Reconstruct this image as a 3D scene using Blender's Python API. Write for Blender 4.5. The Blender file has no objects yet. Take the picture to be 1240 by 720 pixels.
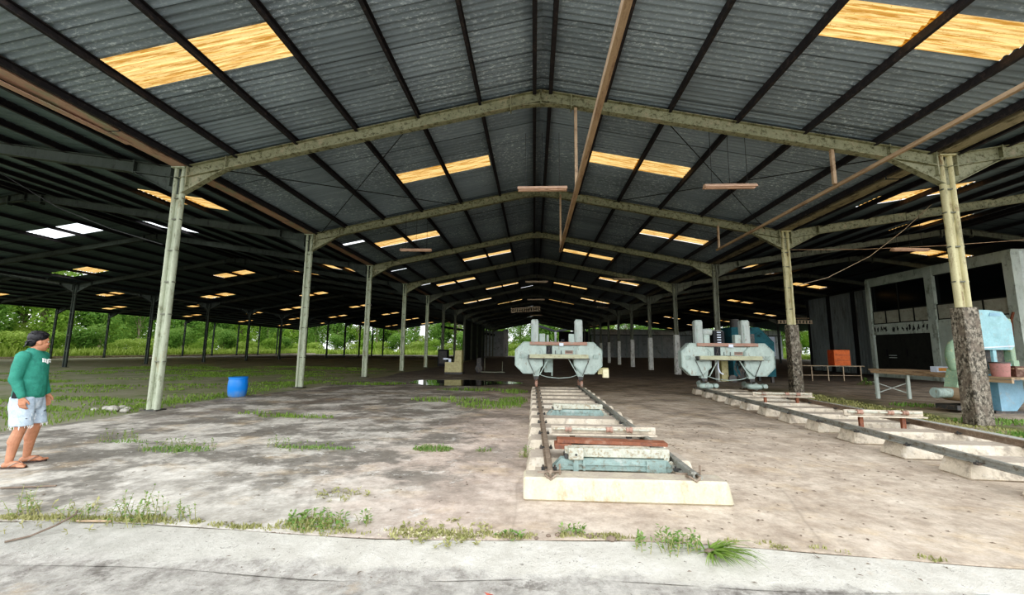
SKY = 1.9; EXPO = 0.0
HIDDEN_SKY = set(); HIDDEN_PUR = set()
import bpy, bmesh, math, random
from mathutils import Vector, Matrix, Euler
random.seed(7)
C = bpy.context.scene.collection
PI = math.pi
R = math.radians
# ------------------------------------------------------------------ helpers
def V(*a): return Vector(a)

class MB:
    """collects primitives, builds ONE mesh object"""
    def __init__(s): s.v = []; s.f = []; s.sm = []
    def add(s, vs, fs, smooth=False):
        n = len(s.v); s.v += [tuple(v) for v in vs]
        s.f += [tuple(i + n for i in f) for f in fs]; s.sm += [smooth] * len(fs)
        return s
    def box(s, c, d, rot=(0, 0, 0), taper=1.0, bev=0.0):
        c = Vector(c); m = Euler(rot).to_matrix(); x, y, z = [a / 2 for a in d]
        if bev > 0:
            b = min(bev, x * .9, y * .9, z * .9); vs = []; rings = []
            for (zz, ins) in ((-z, b), (-z + b, 0), (z - b, 0), (z, b)):
                t = 1 if zz < 0 else taper
                pts = [(-x + ins, -y + ins + b * (ins == 0)), (-x + ins + b * (ins == 0), -y + ins), (x - ins - b * (ins == 0), -y + ins), (x - ins, -y + ins + b * (ins == 0)),
                       (x - ins, y - ins - b * (ins == 0)), (x - ins - b * (ins == 0), y - ins), (-x + ins + b * (ins == 0), y - ins), (-x + ins, y - ins - b * (ins == 0))]
                rings.append([len(vs) + i for i in range(8)])
                vs += [c + m @ Vector((p[0] * t, p[1] * t, zz)) for p in pts]
            fs = [tuple(rings[0][::-1]), tuple(rings[3])]
            for a, b2 in zip(rings, rings[1:]):
                for i in range(8): fs.append((a[i], a[(i + 1) % 8], b2[(i + 1) % 8], b2[i]))
            return s.add(vs, fs)
        vs = []
        for zz in (-z, z):
            t = 1 if zz < 0 else taper
            for xx, yy in ((-x, -y), (x, -y), (x, y), (-x, y)): vs.append(c + m @ Vector((xx * t, yy * t, zz)))
        return s.add(vs, [(3, 2, 1, 0), (4, 5, 6, 7), (0, 1, 5, 4), (1, 2, 6, 5), (2, 3, 7, 6), (3, 0, 4, 7)])
    def frame(s, p0, p1, up=(0, 0, 1)):
        p0 = Vector(p0); p1 = Vector(p1); a = (p1 - p0).normalized(); u = Vector(up)
        if abs(a.dot(u)) > .98: u = Vector((0, 1, 0))
        x = a.cross(u).normalized(); y = x.cross(a).normalized(); return p0, p1, a, x, y
    def section(s, p0, p1, poly, up=(0, 0, 1), smooth=False, scale1=1.0):
        """extrude 2-D polygon (x=side, y=up) from p0 to p1"""
        p0, p1, a, x, y = s.frame(p0, p1, up); n = len(poly)
        vs = [p0 + x * q[0] + y * q[1] for q in poly] + [p1 + x * q[0] * scale1 + y * q[1] * scale1 for q in poly]
        fs = [(i, (i + 1) % n, n + (i + 1) % n, n + i) for i in range(n)]
        k = len(s.f); s.add(vs, fs, smooth); s.add(vs[:n], [tuple(range(n))[::-1]]); s.add(vs[n:], [tuple(range(n))]); return s
    def bar(s, p0, p1, w, h, up=(0, 0, 1)):
        return s.section(p0, p1, [(-w / 2, -h / 2), (w / 2, -h / 2), (w / 2, h / 2), (-w / 2, h / 2)], up)
    def ibeam(s, p0, p1, w, h, tf=.014, tw=.012, up=(0, 0, 1)):
        a, b = w / 2, h / 2; t = tw / 2
        return s.section(p0, p1, [(-a, -b), (a, -b), (a, -b + tf), (t, -b + tf), (t, b - tf), (a, b - tf), (a, b), (-a, b), (-a, b - tf), (-t, b - tf), (-t, -b + tf), (-a, -b + tf)], up)
    def chan(s, p0, p1, w, h, t=.008, up=(0, 0, 1)):
        return s.section(p0, p1, [(0, -h / 2), (w, -h / 2), (w, -h / 2 + t), (t, -h / 2 + t), (t, h / 2 - t), (w, h / 2 - t), (w, h / 2), (0, h / 2)], up)
    def cyl(s, p0, p1, r0, r1=None, n=12):
        r1 = r0 if r1 is None else r1
        p0, p1, a, x, y = s.frame(p0, p1)
        vs = [p0 + (x * math.cos(2 * PI * i / n) + y * math.sin(2 * PI * i / n)) * r0 for i in range(n)]
        vs += [p1 + (x * math.cos(2 * PI * i / n) + y * math.sin(2 * PI * i / n)) * r1 for i in range(n)]
        s.add(vs, [(i, (i + 1) % n, n + (i + 1) % n, n + i) for i in range(n)], True)
        s.add(vs[:n], [tuple(range(n))[::-1]]); s.add(vs[n:], [tuple(range(n))]); return s
    def tube(s, pts, r, n=6):
        pts = [Vector(p) for p in pts]; rings = []; vs = []
        for i, p in enumerate(pts):
            a = (pts[min(i + 1, len(pts) - 1)] - pts[max(i - 1, 0)]).normalized(); u = Vector((0, 0, 1))
            if abs(a.dot(u)) > .95: u = Vector((1, 0, 0))
            x = a.cross(u).normalized(); y = x.cross(a); rr = r[i] if isinstance(r, (list, tuple)) else r
            rings.append([len(vs) + k for k in range(n)])
            vs += [p + (x * math.cos(2 * PI * k / n) + y * math.sin(2 * PI * k / n)) * rr for k in range(n)]
        fs = [(a[k], a[(k + 1) % n], b[(k + 1) % n], b[k]) for a, b in zip(rings, rings[1:]) for k in range(n)]
        fs += [tuple(rings[0][::-1]), tuple(rings[-1])]
        return s.add(vs, fs, True)
    def lathe(s, prof, c=(0, 0, 0), n=24, axis='z', cap=True):
        c = Vector(c); vs = []
        for r, h in prof:
            for i in range(n):
                a = 2 * PI * i / n; x, y = r * math.cos(a), r * math.sin(a)
                vs.append(c + (Vector((x, y, h)) if axis == 'z' else Vector((x, h, y)) if axis == 'y' else Vector((h, x, y))))
        fs = []
        for j in range(len(prof) - 1):
            for i in range(n):
                q = (j * n + i, j * n + (i + 1) % n, (j + 1) * n + (i + 1) % n, (j + 1) * n + i)
                fs.append(q)
        s.add(vs, fs, True)
        if cap:
            s.add(vs[:n], [tuple(range(n))]); s.add(vs[-n:], [tuple(range(n))])
        return s
    def prism(s, poly, y0, y1, axis='y'):
        """polygon in (x,z) extruded along y (or (y,z) along x, or (x,y) along z)"""
        n = len(poly)
        def P(q, t): return (q[0], t, q[1]) if axis == 'y' else (t, q[0], q[1]) if axis == 'x' else (q[0], q[1], t)
        vs = [P(q, y0) for q in poly] + [P(q, y1) for q in poly]
        fs = [(i, (i + 1) % n, n + (i + 1) % n, n + i) for i in range(n)] + [tuple(range(n))[::-1], tuple(range(n, 2 * n))]
        return s.add(vs, fs)
    def ell(s, c, r, n=12, m=8, rot=None):
        c = Vector(c); vs = []; fs = []
        M = Euler(rot).to_matrix() if rot else Matrix.Identity(3)
        for j in range(m + 1):
            t = PI * j / m
            for i in range(n):
                a = 2 * PI * i / n
                vs.append(c + M @ Vector((r[0] * math.sin(t) * math.cos(a), r[1] * math.sin(t) * math.sin(a), r[2] * math.cos(t))))
        for j in range(m):
            for i in range(n):
                fs.append((j * n + i, (j + 1) * n + i, (j + 1) * n + (i + 1) % n, j * n + (i + 1) % n))
        return s.add(vs, fs, True)
    def quad(s, a, b, c, d): return s.add([a, b, c, d], [(0, 1, 2, 3)])
    def build(s, name, mat, parent=None, fixn=True):
        me = bpy.data.meshes.new(name); me.from_pydata(s.v, [], s.f); me.update()
        me.polygons.foreach_set('use_smooth', s.sm)
        if fixn and len(s.f) < 60000:
            b = bmesh.new(); b.from_mesh(me)
            bmesh.ops.remove_doubles(b, verts=b.verts, dist=1e-5)
            bmesh.ops.recalc_face_normals(b, faces=b.faces); b.to_mesh(me); b.free()
            e = [p for p in me.polygons if p.use_smooth]
            if e:
                try: me.set_sharp_from_angle(angle=R(40))
                except Exception: pass
        o = bpy.data.objects.new(name, me); C.objects.link(o)
        if mat is not None: me.materials.append(mat)
        if parent is not None: o.parent = parent; KIDS.setdefault(parent.name, []).append(o)
        return o

def tag(o, label=None, cat=None, group=None, kind=None):
    if label: o['label'] = label
    if cat: o['category'] = cat
    if group: o['group'] = group
    if kind: o['kind'] = kind
    return o
def thing(name, label, cat, loc=(0, 0, 0), rz=0, group=None):
    o = bpy.data.objects.new(name, None); C.objects.link(o); o.empty_display_size = .1
    o.location = loc; o.rotation_euler = (0, 0, rz); return tag(o, label, cat, group)
KIDS = {}
def dup(root, loc=None, rz=None, label=None, group=None, scale=None):
    def cp(o, par):
        c = o.copy(); C.objects.link(c)
        if par is not None: c.parent = par; KIDS.setdefault(par.name, []).append(c)
        for ch in list(KIDS.get(o.name, [])): cp(ch, c)
        return c
    r = cp(root, None)
    if loc is not None: r.location = loc
    if rz is not None: r.rotation_euler = (0, 0, rz)
    if label: r['label'] = label
    if group: r['group'] = group
    if scale: r.scale = scale if isinstance(scale, (tuple, list)) else (scale,) * 3
    return r
def struct(o): o['kind'] = 'structure'; return o
ORD = ['first', 'second', 'third', 'fourth', 'fifth', 'sixth', 'seventh', 'eighth', 'ninth', 'tenth', 'eleventh', 'twelfth', 'thirteenth', 'fourteenth', 'fifteenth', 'sixteenth', 'seventeenth', 'eighteenth']

# ------------------------------------------------------------------ materials
def nodes(name):
    m = bpy.data.materials.new(name); m.use_nodes = True; nt = m.node_tree
    for n in list(nt.nodes): nt.nodes.remove(n)
    out = nt.nodes.new('ShaderNodeOutputMaterial'); return m, nt, out
def N(nt, t, ins=None, **kw):
    n = nt.nodes.new(t)
    for k, v in kw.items(): setattr(n, k, v)
    if ins:
        for k, v in ins.items():
            if hasattr(v, 'is_output') or isinstance(v, bpy.types.NodeSocket): nt.links.new(v, n.inputs[k])
            else: n.inputs[k].default_value = v
    return n
def c4(c): return tuple(c) + (1,) if len(c) == 3 else c
def noise(nt, vec, scale, detail=4, rough=.6, stretch=None):
    if stretch:
        mp = N(nt, 'ShaderNodeMapping', {'Vector': vec, 'Scale': stretch}); vec = mp.outputs[0]
    return N(nt, 'ShaderNodeTexNoise', {'Vector': vec, 'Scale': scale, 'Detail': detail, 'Roughness': rough}).outputs['Fac']
def ramp(nt, fac, a, b, c0=(0, 0, 0), c1=(1, 1, 1)):
    r = N(nt, 'ShaderNodeValToRGB', {'Fac': fac}); e = r.color_ramp.elements
    e[0].position = a; e[0].color = c4(c0); e[1].position = b; e[1].color = c4(c1); return r.outputs[0]
def mix(nt, fac, a, b, mode='MIX'):
    n = nt.nodes.new('ShaderNodeMix'); n.data_type = 'RGBA'; n.blend_type = mode
    for s, v in ((n.inputs[0], fac), (n.inputs[6], a), (n.inputs[7], b)):
        if isinstance(v, bpy.types.NodeSocket): nt.links.new(v, s)
        else: s.default_value = c4(v) if isinstance(v, (tuple, list)) else v
    return n.outputs[2]
def math_(nt, op, a, b=0.0, c=None):
    n = nt.nodes.new('ShaderNodeMath'); n.operation = op
    for i, v in enumerate((a, b, c)):
        if v is None: continue
        if isinstance(v, bpy.types.NodeSocket): nt.links.new(v, n.inputs[i])
        else: n.inputs[i].default_value = v
    return n.outputs[0]
def mask(nt, val, lo, hi): 
    return N(nt, 'ShaderNodeMapRange', {'Value': val, 'From Min': lo, 'From Max': hi}).outputs[0]
def bsdf(nt, out, col, rough=.8, metal=0, bump=None, bstr=.3, bdist=.01, spec=.3):
    b = N(nt, 'ShaderNodeBsdfPrincipled', {'Roughness': rough, 'Metallic': metal, 'Specular IOR Level': spec})
    if isinstance(col, bpy.types.NodeSocket): nt.links.new(col, b.inputs['Base Color'])
    else: b.inputs['Base Color'].default_value = c4(col)
    if bump is not None:
        bp = N(nt, 'ShaderNodeBump', {'Strength': bstr, 'Distance': bdist, 'Height': bump}); nt.links.new(bp.outputs[0], b.inputs['Normal'])
    nt.links.new(b.outputs[0], out.inputs[0]); return b
def worn(name, base, spots=None, amt=.5, scale=6, rough=.75, metal=0, streak=(1, 1, 1), second=None, amt2=.4, bstr=.25, fine=40, top=None):
    """painted / raw surface with patches of a second and third colour"""
    m, nt, out = nodes(name); pos = N(nt, 'ShaderNodeNewGeometry').outputs['Position']
    n1 = noise(nt, pos, scale, 6, .65, streak); n2 = noise(nt, pos, fine, 3, .6)
    col = mix(nt, ramp(nt, n1, .3, .7), tuple(x * .82 for x in base), tuple(min(1, x * 1.15) for x in base))
    if spots:
        f = ramp(nt, noise(nt, pos, scale * 1.7, 8, .75, streak), .62 - .24 * amt, .68 - .16 * amt + .03)
        col = mix(nt, f, col, spots)
    if second:
        f = ramp(nt, noise(nt, pos, scale * .6, 7, .7, streak), .66 - .24 * amt2, .74 - .2 * amt2 + .03)
        col = mix(nt, f, col, second)
    if top:
        nz = N(nt, 'ShaderNodeSeparateXYZ', {0: N(nt, 'ShaderNodeNewGeometry').outputs['Normal']}).outputs[2]
        col = mix(nt, math_(nt, 'MULTIPLY', mask(nt, nz, .75, .95), ramp(nt, noise(nt, pos, scale * 2.2, 8, .75), .30, .55)), col, top)
    col = mix(nt, .22, col, mix(nt, n2, (0.1, .1, .1), (1, 1, 1)), 'OVERLAY')
    bsdf(nt, out, col, rough, metal, bump=n2, bstr=bstr, bdist=.005); return m

M = {}
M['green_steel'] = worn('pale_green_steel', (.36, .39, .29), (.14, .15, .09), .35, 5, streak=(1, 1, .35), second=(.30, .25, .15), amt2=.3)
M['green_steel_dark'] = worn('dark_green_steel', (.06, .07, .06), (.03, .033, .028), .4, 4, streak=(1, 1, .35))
M['moss_beam'] = worn('mossy_beam', (.25, .25, .165), (.075, .072, .042), .5, 5, streak=(1, 1, 1), second=(.33, .29, .20), amt2=.4)
M['yellow_steel'] = worn('yellowed_steel', (.50, .46, .27), (.2, .14, .08), .35, 4, streak=(1, 1, .25), second=(.14, .13, .09), amt2=.4)
M['purlin'] = worn('purlin_steel', (.035, .032, .034), (.075, .06, .055), .4, 5)
M['rod'] = worn('thin_rod', (.03, .03, .03), None, 0, 5)
M['gutter_pink'] = worn('faded_gutter', (.42, .28, .22), (.30, .30, .22), .5, 2, streak=(1, .4, 1), second=(.12, .09, .07), amt2=.3)
M['gutter_moss'] = worn('mossy_gutter', (.28, .25, .17), (.09, .08, .05), .5, 3, streak=(1, .4, 1))
M['joint'] = worn('joint_soil', (.07, .06, .045), (.12, .10, .07), .5, 9)
M['wood'] = worn('weathered_wood', (.36, .26, .17), (.18, .12, .08), .5, 3, streak=(1, .15, 1))
M['wood_table'] = worn('table_wood', (.38, .27, .17), (.16, .12, .08), .5, 3, streak=(1, .2, 1))
M['pillar_conc'] = worn('stained_concrete', (.34, .30, .235), (.04, .035, .027), .95, 11, streak=(1, 1, .6), second=(.13, .105, .08), amt2=.75, bstr=1.0, fine=30)
M['pillar_pale'] = worn('pale_concrete_pillar', (.46, .46, .42), (.12, .12, .1), .4, 6, streak=(1, 1, .4), second=(.3, .29, .25), amt2=.5)
M['track_conc'] = worn('track_concrete', (.50, .43, .33), (.28, .24, .19), .55, 4, second=(.60, .55, .46), amt2=.5, bstr=.6, top=(.38, .32, .26))
M['track_front'] = worn('painted_cream_concrete', (.49, .435, .31), (.36, .28, .17), .4, 2.6, streak=(1, 1, .5), second=(.54, .51, .42), amt2=.6, bstr=.5, top=(.34, .29, .23))
M['rail'] = worn('rusty_rail', (.20, .15, .11), (.30, .24, .18), .5, 8, metal=.2, rough=.6)
M['rail_grey'] = worn('grey_rail', (.26, .26, .23), (.14, .12, .09), .5, 6, metal=.3, rough=.5)
M['rust'] = worn('rust_plate', (.20, .075, .042), (.12, .055, .04), .5, 6, second=(.28, .17, .12), amt2=.4)
M['rust_red'] = worn('faded_red_rail', (.33, .19, .14), (.26, .24, .20), .5, 5, streak=(.5, 1, 1), second=(.22, .12, .08), amt2=.4)
M['mach'] = worn('machine_pale_green', (.36, .43, .385), (.22, .18, .13), .25, 5, streak=(1, 1, .5), second=(.28, .34, .31), amt2=.5, rough=.55, bstr=.1)
M['mach_dk'] = worn('machine_dull_green', (.30, .37, .33), (.18, .15, .11), .35, 6, streak=(1, 1, .4))
M['mach_post'] = worn('machine_post_grey', (.36, .40, .37), (.20, .18, .15), .35, 6, streak=(1, 1, .3), rough=.6)
M['mach_yel'] = worn('machine_rail_ochre', (.42, .42, .28), (.25, .2, .12), .4, 7, streak=(.4, 1, 1))
M['teal_part'] = worn('teal_lifter', (.23, .31, .285), (.17, .15, .11), .45, 9, second=(.37, .41, .38), amt2=.45)
M['pale_lifter'] = worn('pale_lifter', (.42, .42, .34), (.24, .18, .11), .55, 12, second=(.52, .53, .47), amt2=.4)
M['steel_shade'] = worn('shaded_and_dull_steel', (.15, .155, .12), (.06, .055, .04), .4, 5, streak=(1, 1, .3))  # darker copy: hall gloom put into deep columns and beams; also straps, rack
M['dark_metal'] = worn('dark_oily_metal', (.05, .05, .048), (.12, .09, .07), .5, 8, rough=.5)
M['black'] = worn('black_void', (.012, .012, .014), None, 0, 5, rough=.6)
M['blue_saw'] = worn('light_blue_saw', (.25, .46, .50), (.28, .33, .31), .3, 4, second=(.20, .37, .38), amt2=.4, rough=.45, bstr=.08)
M['blue_saw2'] = worn('powder_blue_guard', (.20, .36, .46), (.26, .32, .34), .25, 3, rough=.5, bstr=.08)
M['green_guard'] = worn('sage_guard', (.24, .34, .23), (.55, .48, .25), .25, 5, rough=.5)
M['ochre_mach'] = worn('ochre_machine', (.42, .38, .20), (.22, .18, .10), .4, 5)
M['tank'] = worn('dark_teal_tank', (.02, .085, .10), (.01, .03, .035), .4, 2)
M['orange_box'] = worn('orange_box', (.50, .12, .04), (.3, .08, .03), .4, 5)
M['white_board'] = worn('white_board', (.60, .65, .74), (.6, .6, .6), .2, 2)
M['pinkcan'] = worn('dusty_pink_bucket', (.36, .17, .15), (.24, .15, .12), .4, 6)
M['brownbox'] = worn('dark_brown_crate', (.11, .06, .045), (.2, .13, .1), .4, 6)
M['cream'] = worn('cream_box', (.70, .64, .42), (.45, .38, .2), .3, 6)
M['office'] = worn('office_paint', (.44, .49, .43), (.22, .24, .2), .4, 1.6, streak=(1, 1, .5), second=(.48, .52, .48), amt2=.4)
M['office_pale'] = worn('office_lit_side_and_stripe', (.52, .58, .54), (.36, .4, .38), .4, 1.5)  # paler copy: light on the side wall put into its colour; also door stripes
M['office_panel'] = worn('office_panel', (.34, .34, .28), (.25, .25, .2), .4, 2)
M['door_dark'] = worn('dark_door', (.035, .037, .03), (.02, .02, .016), .4, 3)
M['grime'] = worn('grime', (.035, .037, .035), None, 0, 5)
M['wall_dark'] = worn('dark_wall_sheet', (.22, .25, .25), (.12, .12, .12), .4, 1.0, streak=(1, 1, .2), second=(.34, .38, .36), amt2=.4)
M['wall_pale'] = worn('pale_wall_sheet', (.36, .36, .36), (.16, .15, .14), .4, .8, streak=(1, 1, .3))
M['wall_conc'] = worn('far_concrete', (.26, .27, .27), (.12, .12, .12), .3, .8)
M['fixture'] = worn('dusty_fixture', (.52, .34, .24), (.3, .2, .15), .4, 8, streak=(.4, 1, 1))
M['fixture_dk'] = worn('dusty_fixture_dark', (.30, .24, .17), (.15, .12, .09), .4, 8)
M['stone'] = worn('rubble_stone', (.40, .38, .33), (.2, .19, .16), .5, 20, bstr=.8)
M['twig'] = worn('dry_twig', (.16, .12, .09), None, 0, 20)
M['bark'] = worn('bark', (.20, .17, .12), (.1, .09, .07), .5, 5)
M['skin'] = worn('skin', (.42, .19, .11), None, 0, 12, rough=.55, bstr=.05)
M['hair'] = worn('black_hair', (.012, .011, .013), (.03, .028, .03), .4, 30, rough=.45, bstr=.8, fine=120)
M['sweater'] = worn('green_sweater', (.035, .20, .145), (.03, .16, .12), .5, 9, rough=.9, bstr=.2, fine=90)
M['denim'] = worn('light_denim', (.42, .50, .58), (.28, .36, .46), .5, 12, rough=.9, second=(.6, .66, .72), amt2=.5, fine=120)
M['denim_dk'] = worn('torn_denim', (.10, .11, .13), None, 0, 30)
M['white'] = worn('white_thread', (.8, .8, .78), None, 0, 30)
M['sole'] = worn('sandal_sole', (.05, .035, .03), (.12, .08, .06), .4, 30)
M['eye'] = worn('eye_white', (.6, .58, .55), None, 0, 30, rough=.3)
M['iris'] = worn('iris_dark', (.02, .015, .01), None, 0, 30, rough=.3)
M['lip'] = worn('lip', (.32, .12, .09), None, 0, 30)
M['redleaf'] = worn('red_leaf', (.35, .08, .05), None, 0, 30)
M['label_orange'] = worn('orange_print', (.6, .26, .06), (.7, .5, .3), .4, 30)

def plastic():
    m, nt, out = nodes('blue_plastic'); pos = N(nt, 'ShaderNodeNewGeometry').outputs['Position']
    z = N(nt, 'ShaderNodeSeparateXYZ', {0: pos}).outputs[2]
    d = math_(nt, 'MULTIPLY', math_(nt, 'SUBTRACT', 1.0, mask(nt, z, 0.0, .34)), noise(nt, pos, 9, 6))
    col = mix(nt, ramp(nt, d, .15, .6), (.012, .19, .62), (.16, .24, .36))
    bsdf(nt, out, col, .35, bump=noise(nt, pos, 30), bstr=.1); return m
M['barrel'] = plastic()

def leafmat(name, c0, c1, trans=.45):
    m, nt, out = nodes(name); g = N(nt, 'ShaderNodeNewGeometry'); pos = g.outputs['Position']
    oi = N(nt, 'ShaderNodeObjectInfo').outputs['Random']
    f = math_(nt, 'ADD', math_(nt, 'MULTIPLY', g.outputs['Random Per Island'], .5), math_(nt, 'MULTIPLY', noise(nt, pos, .45, 3), .7))
    col = mix(nt, ramp(nt, f, .3, .85), c0, c1)
    col = mix(nt, math_(nt, 'MULTIPLY', oi, .5), col, mix(nt, .5, c0, (c1[0] * .8, c1[1] * .7, c1[2])))
    d = N(nt, 'ShaderNodeBsdfDiffuse', {'Color': col}); t = N(nt, 'ShaderNodeBsdfTranslucent', {'Color': mix(nt, .5, col, (.32, .42, .10))})
    mx = N(nt, 'ShaderNodeMixShader', {0: trans, 1: d.outputs[0], 2: t.outputs[0]})
    nt.links.new(mx.outputs[0], out.inputs[0]); return m
M['leaf_a'] = leafmat('leaves_bright', (.08, .17, .03), (.30, .44, .10))
M['leaf_b'] = leafmat('leaves_mid', (.045, .11, .03), (.20, .33, .09))
M['leaf_c'] = leafmat('leaves_yellowgreen', (.15, .25, .05), (.40, .50, .14))
M['grass'] = leafmat('grass_blades', (.09, .17, .04), (.25, .35, .09), .3)
M['grass_far'] = leafmat('tall_grass', (.22, .32, .06), (.46, .56, .17), .35)
M['weed'] = leafmat('weed_leaves', (.09, .19, .05), (.25, .37, .12), .3)
M['dryweed'] = leafmat('dry_weed', (.20, .22, .07), (.45, .42, .20), .2)

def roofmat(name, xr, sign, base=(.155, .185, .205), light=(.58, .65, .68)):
    m, nt, out = nodes(name); g = N(nt, 'ShaderNodeNewGeometry'); pos = g.outputs['Position']
    s = N(nt, 'ShaderNodeSeparateXYZ', {0: pos})
    yb = math_(nt, 'FLOOR', math_(nt, 'DIVIDE', s.outputs[1], .92)); xb = math_(nt, 'FLOOR', math_(nt, 'DIVIDE', math_(nt, 'SUBTRACT', s.outputs[0], xr), 1.56))
    cell = N(nt, 'ShaderNodeCombineXYZ', {0: xb, 1: yb}); wn = N(nt, 'ShaderNodeTexWhiteNoise', {'Vector': cell.outputs[0]}).outputs['Value']
    streak = noise(nt, pos, 1.0, 8, .7, (.5, 9, 1)); fine = noise(nt, pos, 26, 5, .75, (.35, 1, 1)); big = noise(nt, pos, .5, 4, .6)
    col = mix(nt, ramp(nt, streak, .36, .72), base, tuple(b * 1.6 for b in base))
    col = mix(nt, math_(nt, 'MULTIPLY', wn, .45), col, tuple(b * 2.1 for b in base))
    col = mix(nt, math_(nt, 'MULTIPLY', ramp(nt, fine, .53, .64), ramp(nt, big, .36, .6)), col, light)
    lap = math_(nt, 'LESS_THAN', math_(nt, 'FRACT', math_(nt, 'DIVIDE', s.outputs[1], .92)), .035)
    col = mix(nt, math_(nt, 'MULTIPLY', lap, .6), col, (.03, .035, .04))
    bsdf(nt, out, col, .75, bump=fine, bstr=.3, bdist=.01); return m
def skymat():
    m, nt, out = nodes('amber_skylight'); pos = N(nt, 'ShaderNodeNewGeometry').outputs['Position']
    n = noise(nt, pos, 2.2, 7, .75, (.5, 11, 1)); f = noise(nt, pos, 30, 4, .7)
    col = mix(nt, ramp(nt, n, .42, .56), (.50, .26, .06), (1.0, .74, .34))
    col = mix(nt, ramp(nt, f, .60, .70), col, (.40, .20, .06)); yy = N(nt, 'ShaderNodeSeparateXYZ', {0: pos}).outputs[1]; wv = math_(nt, 'SINE', math_(nt, 'MULTIPLY', yy, 2 * PI / .15)); col = mix(nt, math_(nt, 'MULTIPLY', mask(nt, wv, .35, .95), .55), col, (.42, .24, .08))  # sine stripes paint corrugation shading and valley dirt into the sheet colour
    w = mix(nt, 1.0, col, (.78, .70, .60), 'MULTIPLY')
    t = N(nt, 'ShaderNodeBsdfTranslucent', {'Color': w}); d = N(nt, 'ShaderNodeBsdfDiffuse', {'Color': mix(nt, 1.0, col, (.3, .25, .2), 'MULTIPLY')})
    mx = N(nt, 'ShaderNodeMixShader', {0: .12, 1: t.outputs[0], 2: d.outputs[0]}); nt.links.new(mx.outputs[0], out.inputs[0]); return m
M['sky'] = skymat()

def floor_mat():
    m, nt, out = nodes('shed_floor'); pos = N(nt, 'ShaderNodeNewGeometry').outputs['Position']
    s = N(nt, 'ShaderNodeSeparateXYZ', {0: pos}); X, Y = s.outputs[0], s.outputs[1]
    wob = math_(nt, 'MULTIPLY', math_(nt, 'SUBTRACT', noise(nt, pos, .45, 5, .6), .5), 5.0)
    Xw = math_(nt, 'ADD', X, wob); Yw = math_(nt, 'ADD', Y, wob)
    big = noise(nt, pos, .35, 5, .6); med = noise(nt, pos, 1.5, 10, .72); fine = noise(nt, pos, 16, 8, .8); patch = noise(nt, pos, .9, 10, .68, (1, 1.25, 1))
    beige = mix(nt, ramp(nt, med, .36, .66), (.315, .25, .19), (.53, .45, .36))
    grey = mix(nt, ramp(nt, med, .33, .64), (.25, .23, .195), (.56, .525, .46))
    pink = mix(nt, ramp(nt, med, .3, .7), (.33, .26, .21), (.52, .43, .36))
    col = mix(nt, mask(nt, Xw, -.6, 1.2), mix(nt, mask(nt, Xw, -2.6, -1.2), grey, pink), beige)
    # dark algae stains on the left slab, white scrapes between
    left = math_(nt, 'SUBTRACT', 1.0, mask(nt, Xw, -1.6, .2))
    band = math_(nt, 'MULTIPLY', mask(nt, Yw, 3.6, 4.8), left)
    col = mix(nt, math_(nt, 'MULTIPLY', math_(nt, 'MULTIPLY', ramp(nt, patch, .46, .54), band), .82), col, mix(nt, med, (.06, .052, .042), (.17, .155, .13)))
    col = mix(nt, math_(nt, 'MULTIPLY', ramp(nt, noise(nt, pos, 3.4, 10, .78), .57, .62), math_(nt, 'MULTIPLY', left, .6)), col, (.62, .60, .55))
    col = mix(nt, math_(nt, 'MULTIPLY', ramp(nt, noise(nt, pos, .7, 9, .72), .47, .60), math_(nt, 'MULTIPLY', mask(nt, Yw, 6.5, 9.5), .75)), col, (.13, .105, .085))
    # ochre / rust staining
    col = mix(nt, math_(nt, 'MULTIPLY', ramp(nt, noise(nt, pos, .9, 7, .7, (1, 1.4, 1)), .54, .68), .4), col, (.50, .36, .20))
    # deeper inside: floor colour turns darker brown with depth
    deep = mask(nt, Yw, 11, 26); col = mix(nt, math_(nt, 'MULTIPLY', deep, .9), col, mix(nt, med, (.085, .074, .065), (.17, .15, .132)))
    # green moss near slab edges right
    gr = math_(nt, 'MULTIPLY', math_(nt, 'MULTIPLY', mask(nt, X, 7.6, 8.4), math_(nt, 'SUBTRACT', 1.0, mask(nt, X, 9.6, 11.2))), math_(nt, 'SUBTRACT', 1.0, mask(nt, Y, 15, 19)))
    col = mix(nt, math_(nt, 'MULTIPLY', gr, ramp(nt, noise(nt, pos, 1.5, 6, .6), .35, .55)), col, (.11, .13, .035))
    col = mix(nt, ramp(nt, fine, .66, .72), col, (.12, .10, .08))
    mot = noise(nt, pos, 5.5, 10, .8); col = mix(nt, .55, col, mix(nt, ramp(nt, mot, .32, .68), (.18, .17, .16), (.85, .85, .85)), 'OVERLAY'); col = mix(nt, .4, col, mix(nt, fine, (.05, .05, .05), (1, 1, 1)), 'OVERLAY'); col = mix(nt, math_(nt, 'MULTIPLY', ramp(nt, mot, .62, .68), .5), col, (.11, .095, .08))
    crack = N(nt, 'ShaderNodeTexVoronoi', {'Vector': N(nt, 'ShaderNodeMapping', {'Vector': mix(nt, .12, pos, N(nt, 'ShaderNodeTexNoise', {'Vector': pos, 'Scale': 1.4, 'Detail': 6}).outputs['Color']), 'Scale': (.45, .7, 1)}).outputs[0], 'Scale': .8}, feature='DISTANCE_TO_EDGE').outputs['Distance']
    col = mix(nt, math_(nt, 'MULTIPLY', ramp(nt, crack, .0, .006, (1, 1, 1), (0, 0, 0)), .22), col, (.06, .05, .04))
    rough = math_(nt, 'SUBTRACT', .9, math_(nt, 'MULTIPLY', ramp(nt, patch, .45, .6), .25))
    b = bsdf(nt, out, col, .85, bump=math_(nt, 'ADD', math_(nt, 'MULTIPLY', med, 1.2), math_(nt, 'MULTIPLY', fine, .5)), bstr=.35, bdist=.03)
    nt.links.new(rough, b.inputs['Roughness']); return m
M['floor'] = floor_mat()
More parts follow.
